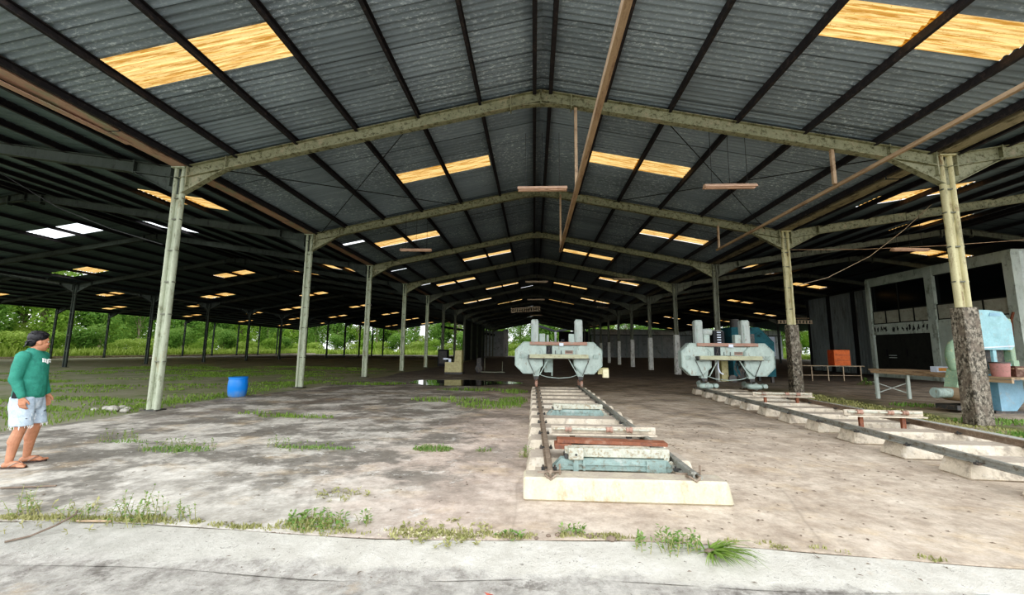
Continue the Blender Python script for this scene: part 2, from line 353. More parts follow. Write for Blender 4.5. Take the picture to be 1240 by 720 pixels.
def simple_ground(name, a, b_, dark, sc=3, bstr=.6, damt=.6):
    m, nt, out = nodes(name); pos = N(nt, 'ShaderNodeNewGeometry').outputs['Position']
    med = noise(nt, pos, sc, 9, .75); fine = noise(nt, pos, sc * 9, 8, .8)
    col = mix(nt, ramp(nt, med, .33, .66), a, b_)
    col = mix(nt, math_(nt, 'MULTIPLY', ramp(nt, noise(nt, pos, sc * .9, 10, .72), .54, .64), damt), col, dark)
    col = mix(nt, ramp(nt, fine, .63, .70), col, tuple(x * .5 for x in dark))
    col = mix(nt, .3, col, mix(nt, fine, (.1, .1, .1), (1, 1, 1)), 'OVERLAY')
    bsdf(nt, out, col, .9, bump=math_(nt, 'ADD', math_(nt, 'MULTIPLY', med, 1.5), fine), bstr=bstr, bdist=.03); return m
def front_mat():
    m, nt, out = nodes('front_concrete'); pos = N(nt, 'ShaderNodeNewGeometry').outputs['Position']
    sp = N(nt, 'ShaderNodeSeparateXYZ', {0: pos}); X, Y = sp.outputs[0], sp.outputs[1]
    med = noise(nt, pos, 3.2, 9, .72); fine = noise(nt, pos, 22, 8, .8); lump = noise(nt, pos, 7, 10, .78)
    sm = mix(nt, ramp(nt, med, .35, .68), (.48, .45, .385), (.68, .65, .57)); ro = mix(nt, ramp(nt, lump, .34, .62), (.22, .20, .175), (.54, .51, .455))
    ro = mix(nt, math_(nt, 'MULTIPLY', ramp(nt, noise(nt, pos, 1.6, 10, .74), .54, .60), .7), ro, (.11, .095, .08))
    left = math_(nt, 'SUBTRACT', 1.0, mask(nt, X, -4.2, -1.2))
    sm = mix(nt, math_(nt, 'MULTIPLY', left, .75), sm, mix(nt, ramp(nt, lump, .35, .6), (.24, .23, .20), (.42, .405, .365)))
    e = math_(nt, 'ADD', Y, math_(nt, 'MULTIPLY', math_(nt, 'SUBTRACT', noise(nt, pos, 2.4, 9, .75), .5), .55))
    e = math_(nt, 'ADD', e, math_(nt, 'MULTIPLY', mask(nt, X, .6, 6), .16))
    col = mix(nt, mask(nt, e, 3.02, 3.10), ro, sm)
    col = mix(nt, math_(nt, 'MULTIPLY', ramp(nt, noise(nt, pos, 1.3, 6, .7), .60, .70), .4), col, (.46, .32, .18))
    col = mix(nt, math_(nt, 'MULTIPLY', ramp(nt, fine, .58, .64), .8), col, (.11, .095, .08)); col = mix(nt, .3, col, mix(nt, fine, (.05, .05, .05), (1, 1, 1)), 'OVERLAY')
    bsdf(nt, out, col, .9, bump=math_(nt, 'ADD', math_(nt, 'MULTIPLY', lump, 2), fine), bstr=.8, bdist=.02); return m
M['apron'] = M['kerb'] = front_mat()
M['dirt'] = simple_ground('side_dirt', (.17, .19, .085), (.30, .275, .215), (.12, .17, .05), .6, .5, .8)
M['far_ground'] = simple_ground('far_ground', (.10, .18, .03), (.18, .25, .06), (.06, .10, .02), .2, .4)
def watermat():
    m, nt, out = nodes('puddle_water'); pos = N(nt, 'ShaderNodeNewGeometry').outputs['Position']
    bsdf(nt, out, (.018, .015, .012), .04, bump=noise(nt, pos, 6), bstr=.02, spec=.6); return m
M['water'] = watermat()
def glassmat():
    m, nt, out = nodes('dark_window_glass'); bsdf(nt, out, (.006, .009, .010), .12, spec=.4); return m
M['glass'] = glassmat()
def grille():
    m, nt, out = nodes('grille'); pos = N(nt, 'ShaderNodeNewGeometry').outputs['Position']
    bsdf(nt, out, (.05, .04, .035), .7); return m
M['grille'] = grille()

# ------------------------------------------------------------------ camera, world
cam_d = bpy.data.cameras.new('camera'); cam = bpy.data.objects.new('camera', cam_d); C.objects.link(cam)
cam_d.sensor_width = 36; cam_d.lens = 494.0 / 1240 * 36; cam_d.clip_end = 600; cam_d.clip_start = .05
p_, y_, r_ = .1281, .0544, .00882
f_ = V(-math.sin(y_) * math.cos(p_), math.cos(y_) * math.cos(p_), math.sin(p_)); rt_ = V(math.cos(y_), math.sin(y_), 0); up_ = rt_.cross(f_)
rt2 = rt_ * math.cos(r_) + up_ * math.sin(r_); up2 = -rt_ * math.sin(r_) + up_ * math.cos(r_)
mw = Matrix((rt2, up2, -f_)).transposed().to_4x4(); mw.translation = (0, 0, 1.5); cam.matrix_world = mw
bpy.context.scene.camera = cam
w = bpy.data.worlds.new('overcast'); bpy.context.scene.world = w; w.use_nodes = True; nt = w.node_tree
for n in list(nt.nodes): nt.nodes.remove(n)
wo = nt.nodes.new('ShaderNodeOutputWorld'); tc = N(nt, 'ShaderNodeTexCoord').outputs['Generated']
cz = N(nt, 'ShaderNodeSeparateXYZ', {0: tc}).outputs[2]
cl = noise(nt, tc, 2.0, 5, .6)
wc = mix(nt, ramp(nt, cl, .35, .7), (.86, .93, 1.0), (1, 1, 1)); wc = mix(nt, mask(nt, cz, -.05, .25), (.95, .98, 1.0), wc)
sy = N(nt, 'ShaderNodeSeparateXYZ', {0: tc}).outputs[1]
st_ = math_(nt, 'ADD', 1.0, math_(nt, 'MULTIPLY', mask(nt, math_(nt, 'MULTIPLY', sy, -1.0), -.1, .8), 1.6))
bg = N(nt, 'ShaderNodeBackground', {'Color': wc, 'Strength': math_(nt, 'MULTIPLY', st_, SKY)}); nt.links.new(bg.outputs[0], wo.inputs[0])
vs = bpy.context.scene.view_settings; vs.view_transform = 'Standard'; vs.look = 'None'; vs.exposure = EXPO; vs.gamma = 1.0
vs.use_curve_mapping = True; cm = vs.curve_mapping; cv = cm.curves[3]
for px_, py_ in ((.02, .009), (.06, .044), (.16, .152), (.38, .385), (.72, .735)): cv.points.new(px_, py_)
cm.update()
cy = bpy.context.scene.cycles
cy.max_bounces = 7; cy.diffuse_bounces = 5; cy.glossy_bounces = 2; cy.transmission_bounces = 3; cy.transparent_max_bounces = 4
cy.use_denoising = True; cy.sample_clamp_indirect = 6.0; cy.caustics_reflective = False; cy.caustics_refractive = False
# ------------------------------------------------------------------ shed layout (metres)
FR = [9.53, 15.64, 21.74] + [27.96 + 6.22 * i for i in range(12)]      # frame positions along the shed
Y0, Y1 = 4.7, 98.6
AX, RXC, RDG = -9.07, 9.52, .16
BX, CX, DX, EX = -33.7, -58.2, 34.1, 58.6
EZ = 6.07
LRX, LLX, RRX, RR2 = (AX + BX) / 2 - .3, (BX + CX) / 2, (RXC + DX) / 2, (DX + EX) / 2
NZ, SZ = 7.955, 8.0

# --- roof sheets: real corrugation along Y, real holes for the skylights
def slope(name, mat, xr, zr, xe, ze, ds, gaps, off=.14, per=.15, amp=.022, spp=4, y0=Y0, y1=Y1):
    """one roof slope; ds = distances of purlins from the ridge; gaps = {band: [(ya, yb)]}"""
    L = abs(xe - xr); sg = 1 if xe > xr else -1
    ny = int((y1 - y0) / per * spp); dy = per / spp
    ed = [0.0] + [d for d in ds if 0.3 < d < L - .3] + [L]
    vs = []; fs = []
    for b in range(len(ed) - 1):
        for j in range(2):
            d = ed[b + j] + (.09 if j == 1 and b < len(ed) - 2 else 0); x = xr + sg * d
            z = zr + (ze - zr) * d / L + off + (.0 if j == 0 else .003)
            for i in range(ny + 1):
                y = y0 + i * dy; vs.append((x, y, z + amp * math.sin(2 * PI * y / per)))
        g = gaps.get(b, []); base = 2 * b * (ny + 1); gi = set()
        for ya, yb in g:
            for i in range(max(0, int((ya - y0) / dy)), int((yb - y0) / dy)): gi.add(i)
        for i in range(ny):
            if i in gi: continue
            fs.append((base + i, base + i + 1, base + ny + 1 + i + 1, base + ny + 1 + i))
    me = bpy.data.meshes.new(name); me.from_pydata(vs, [], fs); me.update()
    me.polygons.foreach_set('use_smooth', [True] * len(fs)); me.materials.append(mat)
    o = bpy.data.objects.new(name, me); C.objects.link(o); return struct(o), ed
def sheet(xr, zr, xe, ze, d0, d1, ya, yb, off=.14, per=.15, amp=.022, spp=6):
    L = abs(xe - xr); sg = 1 if xe > xr else -1; n = int((yb - ya + .12) / per * spp); vs = []
    for d, dz in ((d0, .03), (d1 + .09, .045)):
        for i in range(n + 1):
            y = ya - .06 + i * per / spp
            vs.append((xr + sg * d, y, zr + (ze - zr) * d / L + off + dz + amp * math.sin(2 * PI * y / per)))
    b = MB(); b.add(vs, [(i, i + 1, n + 2 + i, n + 1 + i) for i in range(n)], True)
    o = b.build('skylight_sheet', M['sky'], fixn=False); return o

NDS = [.2, 1.56, 3.12, 4.70, 6.25, 7.82]
SDS = [.2, 1.56, 3.12, 4.70, 6.25, 7.82, 9.36, 10.9]
# skylight rows: (centre y, inner?)
def rows(first, inner_first, width, n=16, pitch=6.22):
    out = []; y = first; inn = inner_first
    for k in range(n):
        if y + .6 < Y1: out.append((y, inn, width))
        y += pitch; inn = not inn
    return out
roofs = [
    # name, ridge x, ridge z, eave x, eave z, purlins, rows, places of inner/outer bands, dead (open) sheets, text
    ('left main slope', RDG, NZ, AX, EZ, NDS, rows(6.62, False, .8), (2, 5), {}),
    ('right main slope', RDG, NZ, RXC, EZ, NDS, rows(6.52, False, .76), (2, 4), {}),
    ('left side bay near slope', LRX, SZ, AX, EZ, SDS, rows(7.3, True, 1.3), (2, 6), {(2, 1): 'open', (2, 2): 'open'}),
    ('left side bay far slope', LRX, SZ, BX, EZ, SDS, rows(13.7, False, 1.35), (2, 6), {(1, 1): 'open', (1, 2): 'open', (2, 6): 'open'}),
    ('outer left bay near slope', LLX, SZ, BX, EZ, SDS, rows(26.2, False, 1.3, 12), (2, 6), {}),
    ('outer left bay far slope', LLX, SZ, CX, EZ, SDS, rows(38.6, False, 1.3, 10), (2, 6), {}),
    ('right side bay near slope', RRX, SZ, RXC, EZ, SDS, rows(7.3, True, 1.1), (2, 6), {}),
    ('right side bay far slope', RRX, SZ, DX, EZ, SDS, rows(13.7, True, 1.1, 14), (2, 6), {}),
    ('outer right bay near slope', RR2, SZ, DX, EZ, SDS, rows(45.0, True, 1.1, 8), (2, 6), {}),
    ('outer right bay far slope', RR2, SZ, EX, EZ, SDS, [], (2, 6), {}),
]
SKIP = set()
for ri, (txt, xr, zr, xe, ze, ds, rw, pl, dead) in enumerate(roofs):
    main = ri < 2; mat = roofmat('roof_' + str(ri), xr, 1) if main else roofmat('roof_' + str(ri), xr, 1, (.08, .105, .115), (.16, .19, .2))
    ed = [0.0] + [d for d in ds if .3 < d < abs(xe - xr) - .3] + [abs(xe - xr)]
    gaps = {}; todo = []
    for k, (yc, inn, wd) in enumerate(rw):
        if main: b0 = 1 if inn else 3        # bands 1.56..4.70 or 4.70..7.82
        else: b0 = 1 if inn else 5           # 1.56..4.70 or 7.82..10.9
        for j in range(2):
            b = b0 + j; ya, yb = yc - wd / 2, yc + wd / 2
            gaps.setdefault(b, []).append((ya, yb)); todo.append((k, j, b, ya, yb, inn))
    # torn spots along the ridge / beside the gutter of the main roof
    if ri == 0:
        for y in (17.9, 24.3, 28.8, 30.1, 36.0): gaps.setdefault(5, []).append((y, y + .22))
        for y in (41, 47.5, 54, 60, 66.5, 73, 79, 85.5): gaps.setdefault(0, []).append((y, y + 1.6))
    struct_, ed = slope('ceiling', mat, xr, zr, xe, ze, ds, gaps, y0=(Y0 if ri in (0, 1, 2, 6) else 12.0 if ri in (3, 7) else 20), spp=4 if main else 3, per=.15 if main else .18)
    if ri == 0:
        pass
    for (k, j, b, ya, yb, inn) in todo:
        if dead.get((k, b + (0 if False else 0))) == 'open' or (k, b) in dead: continue
        if (ri, k, j) in HIDDEN_SKY: continue
        o = sheet(xr, zr, xe, ze, ed[b], ed[b + 1], ya, yb, per=.15 if main else .18)
        tag(o, 'amber skylight sheet, %s half of the %s pair on the %s' % (('upper', 'lower')[j], ORD[k], txt), 'skylight', 'amber skylight sheets on the ' + txt)

# ridge caps and purlins
def purlin_line(x, z, y0, label, grp, w=.075, h=.15, y1=Y1):
    b = MB(); b.chan((x, y0, z), (x, y1, z), w, h, .012)
    tag(b.build('roof_purlin', M['purlin']), label, 'purlin', grp)
for ri, (txt, xr, zr, xe, ze, ds, rw, pl, dead) in enumerate(roofs):
    if ri == 9: continue
    L = abs(xe - xr); sg = 1 if xe > xr else -1
    y0 = Y0 if ri in (0, 1, 2, 6) else 12.0 if ri in (3, 7) else 26
    for n, d in enumerate(ds + ([9.0] if ri < 2 else [12.0])):
        if (ri, n) in HIDDEN_PUR or d > L: continue
        purlin_line(xr + sg * d, zr + (ze - zr) * d / L + .045, y0, 'dark steel purlin under the %s, %s from the ridge' % (txt, ORD[n]), 'purlins of the ' + txt, h=.2 if n == 0 else .15, w=.07 if n else .09)
b = MB()
for s in (-1, 1):
    b.bar((RDG + s * .13, Y0, NZ + .17), (RDG + s * .13, Y1, NZ + .17), .3, .012)
struct(b.build('trim_1', M['purlin']))

# --- columns
def col_proto(name, mat, pedestal=None, h=EZ, pz=2.5):
    t = thing(name, 'x', 'column')
    # two round-edged bars with a recessed web: an H column seen from the yard
    b = MB(); z0 = pz if pedestal else 0
    b.bar((0, .015, z0), (0, .015, h - .02), .20, .03, (0, 1, 0)); b.build('web', mat, t)
    for s in (-1, 1):
        f = MB(); rr = .058
        poly = [(rr * math.cos(a) * .8, .078 * math.sin(a)) for a in [2 * PI * i / 14 for i in range(14)]]
        f.prism([(s * .098 + q[0], q[1]) for q in poly], z0, h - .02, 'z'); f.sm = [len(q) == 4 for q in f.f]
        f.build('flange', mat, t)
    st = MB()
    for z in (1.15, 2.3, 3.1, 3.9, 4.7, 5.25):
        if z > z0 + .2: st.box((0, 0, z), (.305, .10, .03))
    st.build('weld_strap', M['steel_shade'], t)
    cp = MB(); cp.box((0, 0, h - .015), (.36, .24, .03)); cp.build('cap_plate', mat, t)
    if pedestal: 
        p = MB(); p.box((0, 0, pz / 2), (.36, .34, pz), taper=.93, bev=.02)
        p.build('concrete_base', pedestal, t)
    else:
        p = MB(); p.box((0, 0, .012), (.40, .28, .024)); p.build('base_plate', M['dark_metal'], t)
    return t
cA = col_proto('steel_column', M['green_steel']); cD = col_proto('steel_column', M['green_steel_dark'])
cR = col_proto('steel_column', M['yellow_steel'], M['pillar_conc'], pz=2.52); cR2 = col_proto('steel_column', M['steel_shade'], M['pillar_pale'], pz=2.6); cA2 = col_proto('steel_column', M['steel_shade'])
def place(pr, used, loc, label, grp):
    if id(pr) not in used:
        used.add(id(pr)); pr.location = loc; pr['label'] = label; pr['group'] = grp; return pr
    return dup(pr, loc, 0, label, grp)
used = set()
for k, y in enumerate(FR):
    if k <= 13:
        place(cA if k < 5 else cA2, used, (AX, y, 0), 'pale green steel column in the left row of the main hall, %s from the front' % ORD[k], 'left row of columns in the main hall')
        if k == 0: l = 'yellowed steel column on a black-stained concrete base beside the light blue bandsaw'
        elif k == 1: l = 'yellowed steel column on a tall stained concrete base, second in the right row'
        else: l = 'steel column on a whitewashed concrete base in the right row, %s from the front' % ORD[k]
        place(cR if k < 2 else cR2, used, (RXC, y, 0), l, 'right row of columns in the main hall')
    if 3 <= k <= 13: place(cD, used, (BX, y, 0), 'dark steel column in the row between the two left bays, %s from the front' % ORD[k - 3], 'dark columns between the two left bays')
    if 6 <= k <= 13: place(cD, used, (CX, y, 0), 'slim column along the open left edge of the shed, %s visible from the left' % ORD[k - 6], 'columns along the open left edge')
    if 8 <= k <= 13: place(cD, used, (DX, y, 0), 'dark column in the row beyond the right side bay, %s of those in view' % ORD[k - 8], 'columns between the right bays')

# --- rafters (portal beams)
def rafter_proto(xl, xr_, xm, zl, zr, mat, plate=True):
    t = thing('roof_beam', 'x', 'roof beam')
    h = .30
    for s, xe in ((-1, xl), (1, xr_)):
        b = MB(); sl = (zr - EZ) / (abs(xm - xe)); up = (-s * -sl, 0, 1)
        a = V(xe - xm, 0, EZ - h / 2); c = V(0, 0, zr - h / 2)
        b.ibeam(a, c, .17, h, .018, .014); b.build('rafter', mat, t)
        # haunch at the column and at the ridge
        n = (c - a).normalized(); e = a + n * 1.25; hb = MB()
        hb.prism([(a.x, a.z - h / 2), (a.x, a.z - h / 2 - .40), (a.x + n.x * .12, a.z - h / 2 - .40), (e.x, e.z - h / 2 + .01)], -.012, .012)
        hb.bar((a.x + n.x * .1, 0, a.z - h / 2 - .40), (e.x, 0, e.z - h / 2), .16, .016)
        hb.box((e.x, 0, e.z), (.03, .18, h + .06), (0, 0, 0)); hb.box((a.x + n.x * .22, 0, a.z - .04), (.03, .175, h + .3))
        hb.build('haunch', mat, t)
    g = MB(); g.prism([(-.75, zr - h - .13), (0, zr - h - .03), (.75, zr - h - .13), (.72, zr - h + .0), (0, zr - .02), (-.72, zr - h + .0)], -.012, .012)
    g.bar((-.75, 0, zr - h - .13), (0, 0, zr - h - .06), .16, .016); g.bar((.75, 0, zr - h - .13), (0, 0, zr - h - .06), .16, .016)
    for x in (-.75, 0, .75): g.box((x, 0, zr - h / 2 - .05 - abs(x) * .18), (.025, .18, h + .1))
    g.build('ridge_plate', mat, t); return t
rN = rafter_proto(AX, RXC, RDG, EZ, NZ, M['moss_beam']); rL = rafter_proto(BX, AX, LRX, EZ, SZ, M['green_steel_dark'])
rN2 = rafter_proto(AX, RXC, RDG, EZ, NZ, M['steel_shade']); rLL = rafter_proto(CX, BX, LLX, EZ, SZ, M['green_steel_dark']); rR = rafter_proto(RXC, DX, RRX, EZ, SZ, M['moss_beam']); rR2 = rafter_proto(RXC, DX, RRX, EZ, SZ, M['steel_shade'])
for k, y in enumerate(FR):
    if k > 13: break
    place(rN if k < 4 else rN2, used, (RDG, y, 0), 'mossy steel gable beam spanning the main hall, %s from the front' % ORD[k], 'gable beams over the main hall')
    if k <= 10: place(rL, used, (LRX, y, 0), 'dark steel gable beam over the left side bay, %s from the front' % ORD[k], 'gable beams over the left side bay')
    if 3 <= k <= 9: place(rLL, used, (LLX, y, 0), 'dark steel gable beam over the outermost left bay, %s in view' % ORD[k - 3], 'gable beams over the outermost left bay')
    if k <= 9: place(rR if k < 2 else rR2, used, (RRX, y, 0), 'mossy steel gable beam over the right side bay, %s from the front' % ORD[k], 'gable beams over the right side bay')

# --- valley gutters
def gutter(x, mat, label, y0, y1=Y1, wd=.36, torn=False):
    t = thing('valley_gutter', label, 'gutter', (x, 0, 0))
    segs = []; y = y0
    while y < min(y1, 60):
        segs.append((y, min(y + 3.05, y1))); y += 3.1
    for (a, b_) in segs[:12]:
        g = MB(); dz = random.uniform(-.012, .012)
        w_ = wd / 2
        g.section((0, a, EZ + .02 + dz), (0, b_, EZ + .02 + dz), [(-w_, .09), (-w_, 0), (w_, 0), (w_, .09), (w_ - .01, .09), (w_ - .01, .012), (-w_ + .01, .012), (-w_ + .01, .09)])
        g.build('gutter_length', mat, t)
    if segs[-1][1] < y1 or len(segs) > 12:
        g = MB(); a = segs[min(len(segs), 12) - 1][1]; g.box((0, (a + y1) / 2, EZ + .04), (wd, y1 - a, .06)); g.build('gutter_run', mat, t)
    if torn:
        g = MB(); g.bar((-.16, y0, EZ - .10), (-.14, y0 + 3.6, EZ + .0), .15, .02); g.build('loose_board', mat, t)
gutter(AX, M['gutter_pink'], 'faded pinkish valley gutter along the left column row', Y0, torn=True)
gutter(RXC, M['gutter_moss'], 'mossy yellow-brown valley gutter along the right column row', Y0)
for x, t_ in ((BX, 'dark valley gutter between the two left bays'), (CX, 'dark eave gutter along the open left side')):
    b = MB(); b.box((x, (26 + Y1) / 2, EZ + .02), (.4, Y1 - 26, .16)); tag(b.build('valley_gutter', M['green_steel_dark']), t_, 'gutter')

# --- bracing rods, hung members
def rod(pts, r, name, label, cat, mat, grp=None):
    b = MB(); b.tube(pts, r, 6); return tag(b.build(name, mat), label, cat, grp)
def rz(x, side='n'):
    return NZ - abs(x - RDG) * (NZ - EZ) / 9.3 - .05
rod([(-3.1, 9.6, rz(-3.1)), (-8.6, 15.6, rz(-8.6))], .012, 'brace_rod', 'thin diagonal brace rod under the left slope behind the front beam', 'brace rod', M['rod'])
rod([(-8.6, 9.6, rz(-8.6)), (-3.1, 15.6, rz(-3.1))], .012, 'brace_rod', 'thin brace rod crossing from the front left column up to the second beam', 'brace rod', M['rod'])
rod([(3.1, 9.6, rz(3.1)), (8.8, 15.6, rz(8.8))], .012, 'brace_rod', 'thin diagonal brace rod under the right slope behind the front beam', 'brace rod', M['rod'])
rod([(8.8, 9.6, rz(8.8)), (3.1, 15.6, rz(3.1))], .012, 'brace_rod', 'thin brace rod crossing from the front right column up to the second beam', 'brace rod', M['rod'])
# long timber trunking near the centre
t = thing('cable_trunking', 'long brown wooden trunking hung below the roof right of the ridge', 'trunking', (1.04, 0, 0))
b = MB(); b.box((0, (3.0 + 15.9) / 2, 5.42), (.10, 12.9, .13)); b.build('trunking_board', M['wood'], t)
b = MB(); b.box((.06, (3.0 + 15.9) / 2, 5.50), (.03, 12.9, .03)); b.build('edge_strip', M['wood'], t)
for y, zt in ((9.53, 7.5), (15.4, 7.55)):
    b = MB(); b.bar((-.02, y, 5.47), (-.02, y, zt), .06, .07, (1, 0, 0)); b.build('hanger_post', M['wood'], t)
t = thing('conduit_rail', 'thin wooden conduit rail hung on a post below the right slope', 'conduit', (7.05, 0, 0))
b = MB(); b.bar((.12, 3.2, 5.40), (0, 15.8, 5.40), .07, .07); b.build('rail_board', M['wood'], t)
b = MB(); b.bar((-.02, 9.53, 5.42), (-.02, 9.53, 6.32), .07, .07, (1, 0, 0)); b.build('hanger_post', M['wood'], t)
b = MB(); b.bar((0, 15.6, 5.42), (0, 15.6, 6.32), .07, .07, (1, 0, 0)); b.build('hanger_post', M['wood'], t)
# wires
rod([(9.7, 15.5, 3.95), (10.8, 15.4, 4.25), (12.2, 15.2, 5.0), (13.4, 15.1, 5.95), (14.4, 15.0, 6.9)], .016, 'sagging_cable', 'sagging cable from the second right column up to the side roof', 'cable', M['fixture_dk'])
rod([(9.7, 15.6, 5.35), (12.0, 15.3, 5.28), (14.6, 15.0, 5.33), (18, 14.6, 5.5)], .012, 'overhead_wire', 'thin straight wire running level behind the front right column', 'cable', M['wood'])
rod([(-18.5, 12.0, 7.62), (-14.2, 11.0, 5.6), (-11.6, 10.3, 4.7), (-9.3, 9.5, 4.05)], .016, 'sagging_cable', 'thin cable slanting down to the front left column from the side roof', 'cable', M['rod'])

# --- hanging strip lights
def light_proto(mat):
    t = thing('strip_light', 'x', 'strip light')
    b = MB(); b.section((-.61, 0, 0), (.61, 0, 0), [(-.10, -.045), (-.105, -.03), (-.04, .04), (.04, .04), (.105, -.03), (.10, -.045)]); b.build('reflector', mat, t)
    b = MB(); b.cyl((-.58, -.03, -.055), (.58, -.03, -.055), .013, n=8); b.cyl((-.58, .03, -.055), (.58, .03, -.055), .013, n=8); b.build('tube', mat, t)
    for s in (-.42, .0, .42):
        b = MB(); b.cyl((s, 0, .04), (s, 0, 1.45), .006, n=5); b.build('hanger_wire', M['rod'], t)
    return t
lp = light_proto(M['fixture']); lpd = light_proto(M['fixture_dk'])
for i, (x, y, z, a, l, pr) in enumerate([
    (.20, 9.7, 5.48, 0, 'dusty pinkish strip light hung near the ridge left of the wooden trunking', 0), (4.72, 9.7, 5.48, 0, 'dusty pinkish strip light hung on wires below the right slope', 0),
    (-4.6, 15.3, 5.34, 3, 'dusty strip light hung under the left slope behind the second beam', 0), (12.9, 14.4, 5.05, 2, 'brown strip light hung under the right side roof beside a skylight', 0),
    (.14, 21.9, 5.2, 0, 'small strip light hung under the ridge at the third beam', 1), (.14, 28.2, 5.0, 0, 'small strip light hung under the ridge at the fourth beam', 1),
    (.25, 41.0, 5.0, 0, 'farthest strip light hung under the ridge', 1), (4.9, 22.3, 5.4, 12, 'strip light hung askew beside a skylight under the right slope', 1),
    (6.0, 36.0, 5.3, 28, 'tilted strip light far back under the right slope', 1), (19.5, 31.0, 4.0, 0, 'dim strip light far back under the right side roof', 1)]):
    place(lpd if pr else lp, used, (x, y, z), l, None) if False else None
    q_ = (lpd if pr else lp)
    if id(q_) not in used: used.add(id(q_)); q_.location = (x, y, z); q_.rotation_euler = (0, 0, R(a)); q_['label'] = l; q_['group'] = 'hanging strip lights'
    else: dup(q_, (x, y, z), R(a), l, 'hanging strip lights')
t = thing('slatted_hanger', 'slatted light frame hung crosswise under the ridge deep in the hall', 'hanging frame', (-.65, 31.5, 4.62))
b = MB(); b.box((0, 0, .16), (2.3, .05, .05), (0, R(-4), 0)); b.box((0, 0, -.16), (2.3, .05, .05), (0, R(-4), 0)); b.build('rail', M['fixture_dk'], t)
b = MB()
for i in range(13): b.box((-1.08 + i * .18, 0, (-1.08 + i * .18) * .07), (.09, .04, .32)); 
b.build('slats', M['fixture_dk'], t)
for s in (-.8, .8): b = MB(); b.cyl((s, 0, .2), (s, 0, 3.2), .008, n=5); b.build('hanger_wire', M['rod'], t)
t = thing('slatted_hanger', 'slatted light frame hung crosswise in the right side bay beside the second right column', 'hanging frame', (17.6, 28.5, 3.55))
b = MB(); b.box((0, 0, .1), (2.3, .05, .04)); b.box((0, 0, -.1), (2.3, .05, .04)); b.build('rail', M['fixture_dk'], t)
b = MB()
for i in range(11): b.box((-1.05 + i * .21, 0, 0), (.12, .04, .2)); 
b.build('slats', M['fixture_dk'], t)
for s in (-.8, .8): b = MB(); b.cyl((s, 0, .1), (s, 0, 3.6), .008, n=5); b.build('hanger_wire', M['rod'], t)

# ------------------------------------------------------------------ ground
def grid(name, x0, x1, y0, y1, z, mat, nx=1, ny=1, wob=None):
    vs = []; fs = []
    for j in range(ny + 1):
        for i in range(nx + 1):
            x = x0 + (x1 - x0) * i / nx; y = y0 + (y1 - y0) * j / ny
            vs.append((x, y, z) if not wob else wob(x, y, i, j))
    for j in range(ny):
        for i in range(nx): a = j * (nx + 1) + i; fs.append((a, a + 1, a + nx + 2, a + nx + 1))
    b = MB(); b.add(vs, fs); return struct(b.build(name, mat))
def edge_y(x): return 3.5 + .06 * math.sin(x * 1.3) - .045 * max(0, x - .6)
# hall slab with a broken left edge
rr = random.Random(3); pts = []
for i in range(60):
    y = 6.0 + i * .8; x = -9.25 + .18 * math.sin(y * .9) + rr.uniform(-.08, .08) + (.9 * min(1, max(0, (y - 9.7) / 9)) if y > 9.7 else 0)
    pts.append((x, y))
top = [(-7.2, edge_y(-7.2)), (-8.9, 5.0)] + pts + [(-8.4, 60), (-58.6, 60), (-58.6, Y1 + 8), (60, Y1 + 8), (60, edge_y(12) + .0)]
fr = [(x / 4, edge_y(x / 4)) for x in range(48, -29, -1)]
poly = top[:-1] + [(60, 3.0)] + fr
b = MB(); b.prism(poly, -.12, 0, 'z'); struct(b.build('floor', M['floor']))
# kerb strip and rough apron in front
xs = [i * .25 for i in range(-60, 61)]; b = MB()
low = lambda x: 2.98 + .04 * math.sin(x * 2.1 + 1) + .05 * math.sin(x * .7)
vs = []
for x in xs: vs += [(x, edge_y(x) - .018 - .02 * abs(math.sin(x * 3.7) * math.sin(x * 1.9 + 1)), -.005), (x, (edge_y(x) + low(x)) / 2, -.015), (x, low(x), -.05)]
b.add(vs, [(3 * i + j, 3 * i + 3 + j, 3 * i + 4 + j, 3 * i + 1 + j) for i in range(len(xs) - 1) for j in range(2)], True); struct(b.build('trim_2', M['kerb'], fixn=False))
import mathutils
def apz(x, y, i, j): return (x, y, -.055 + .02 * mathutils.noise.noise(V(x * 1.7, y * 1.7, 0)) + .012 * mathutils.noise.noise(V(x * 5, y * 5, 2)))
grid('ground', -12, 12, -1.0, 3.06, -.05, M['apron'], 120, 24, apz)
grid('ground', -70, 70, -60, -1.0, -.06, M['apron'])
grid('ground', -140, -8.0, -1.0, 140, -.035, M['dirt'], 60, 60, lambda x, y, i, j: (x, y, -.035 + (.025 * mathutils.noise.noise(V(x * .4, y * .4, 0)) if x < -12 else 0)))
grid('ground', 12, 140, -1.0, 3.02, -.04, M['dirt'])
grid('ground', -200, 200, Y1 + 7.5, 260, -.05, M['far_ground'])
grid('ground', 59.9, 200, 3.0, Y1 + 8, -.05, M['far_ground'])
# raised kerb along the open left side
b = MB(); b.box((CX - .4, 75, .12), (.5, 80, .26)); struct(b.build('trim_3', M['track_conc']))
b = MB(); vs = []
for x in xs: vs += [(x, edge_y(x) + .03, -.012), (x, edge_y(x) - .05, -.012)]
b.add(vs, [(2 * i, 2 * i + 2, 2 * i + 3, 2 * i + 1) for i in range(len(xs) - 1)]); struct(b.build('trim_5', M['joint'], fixn=False))
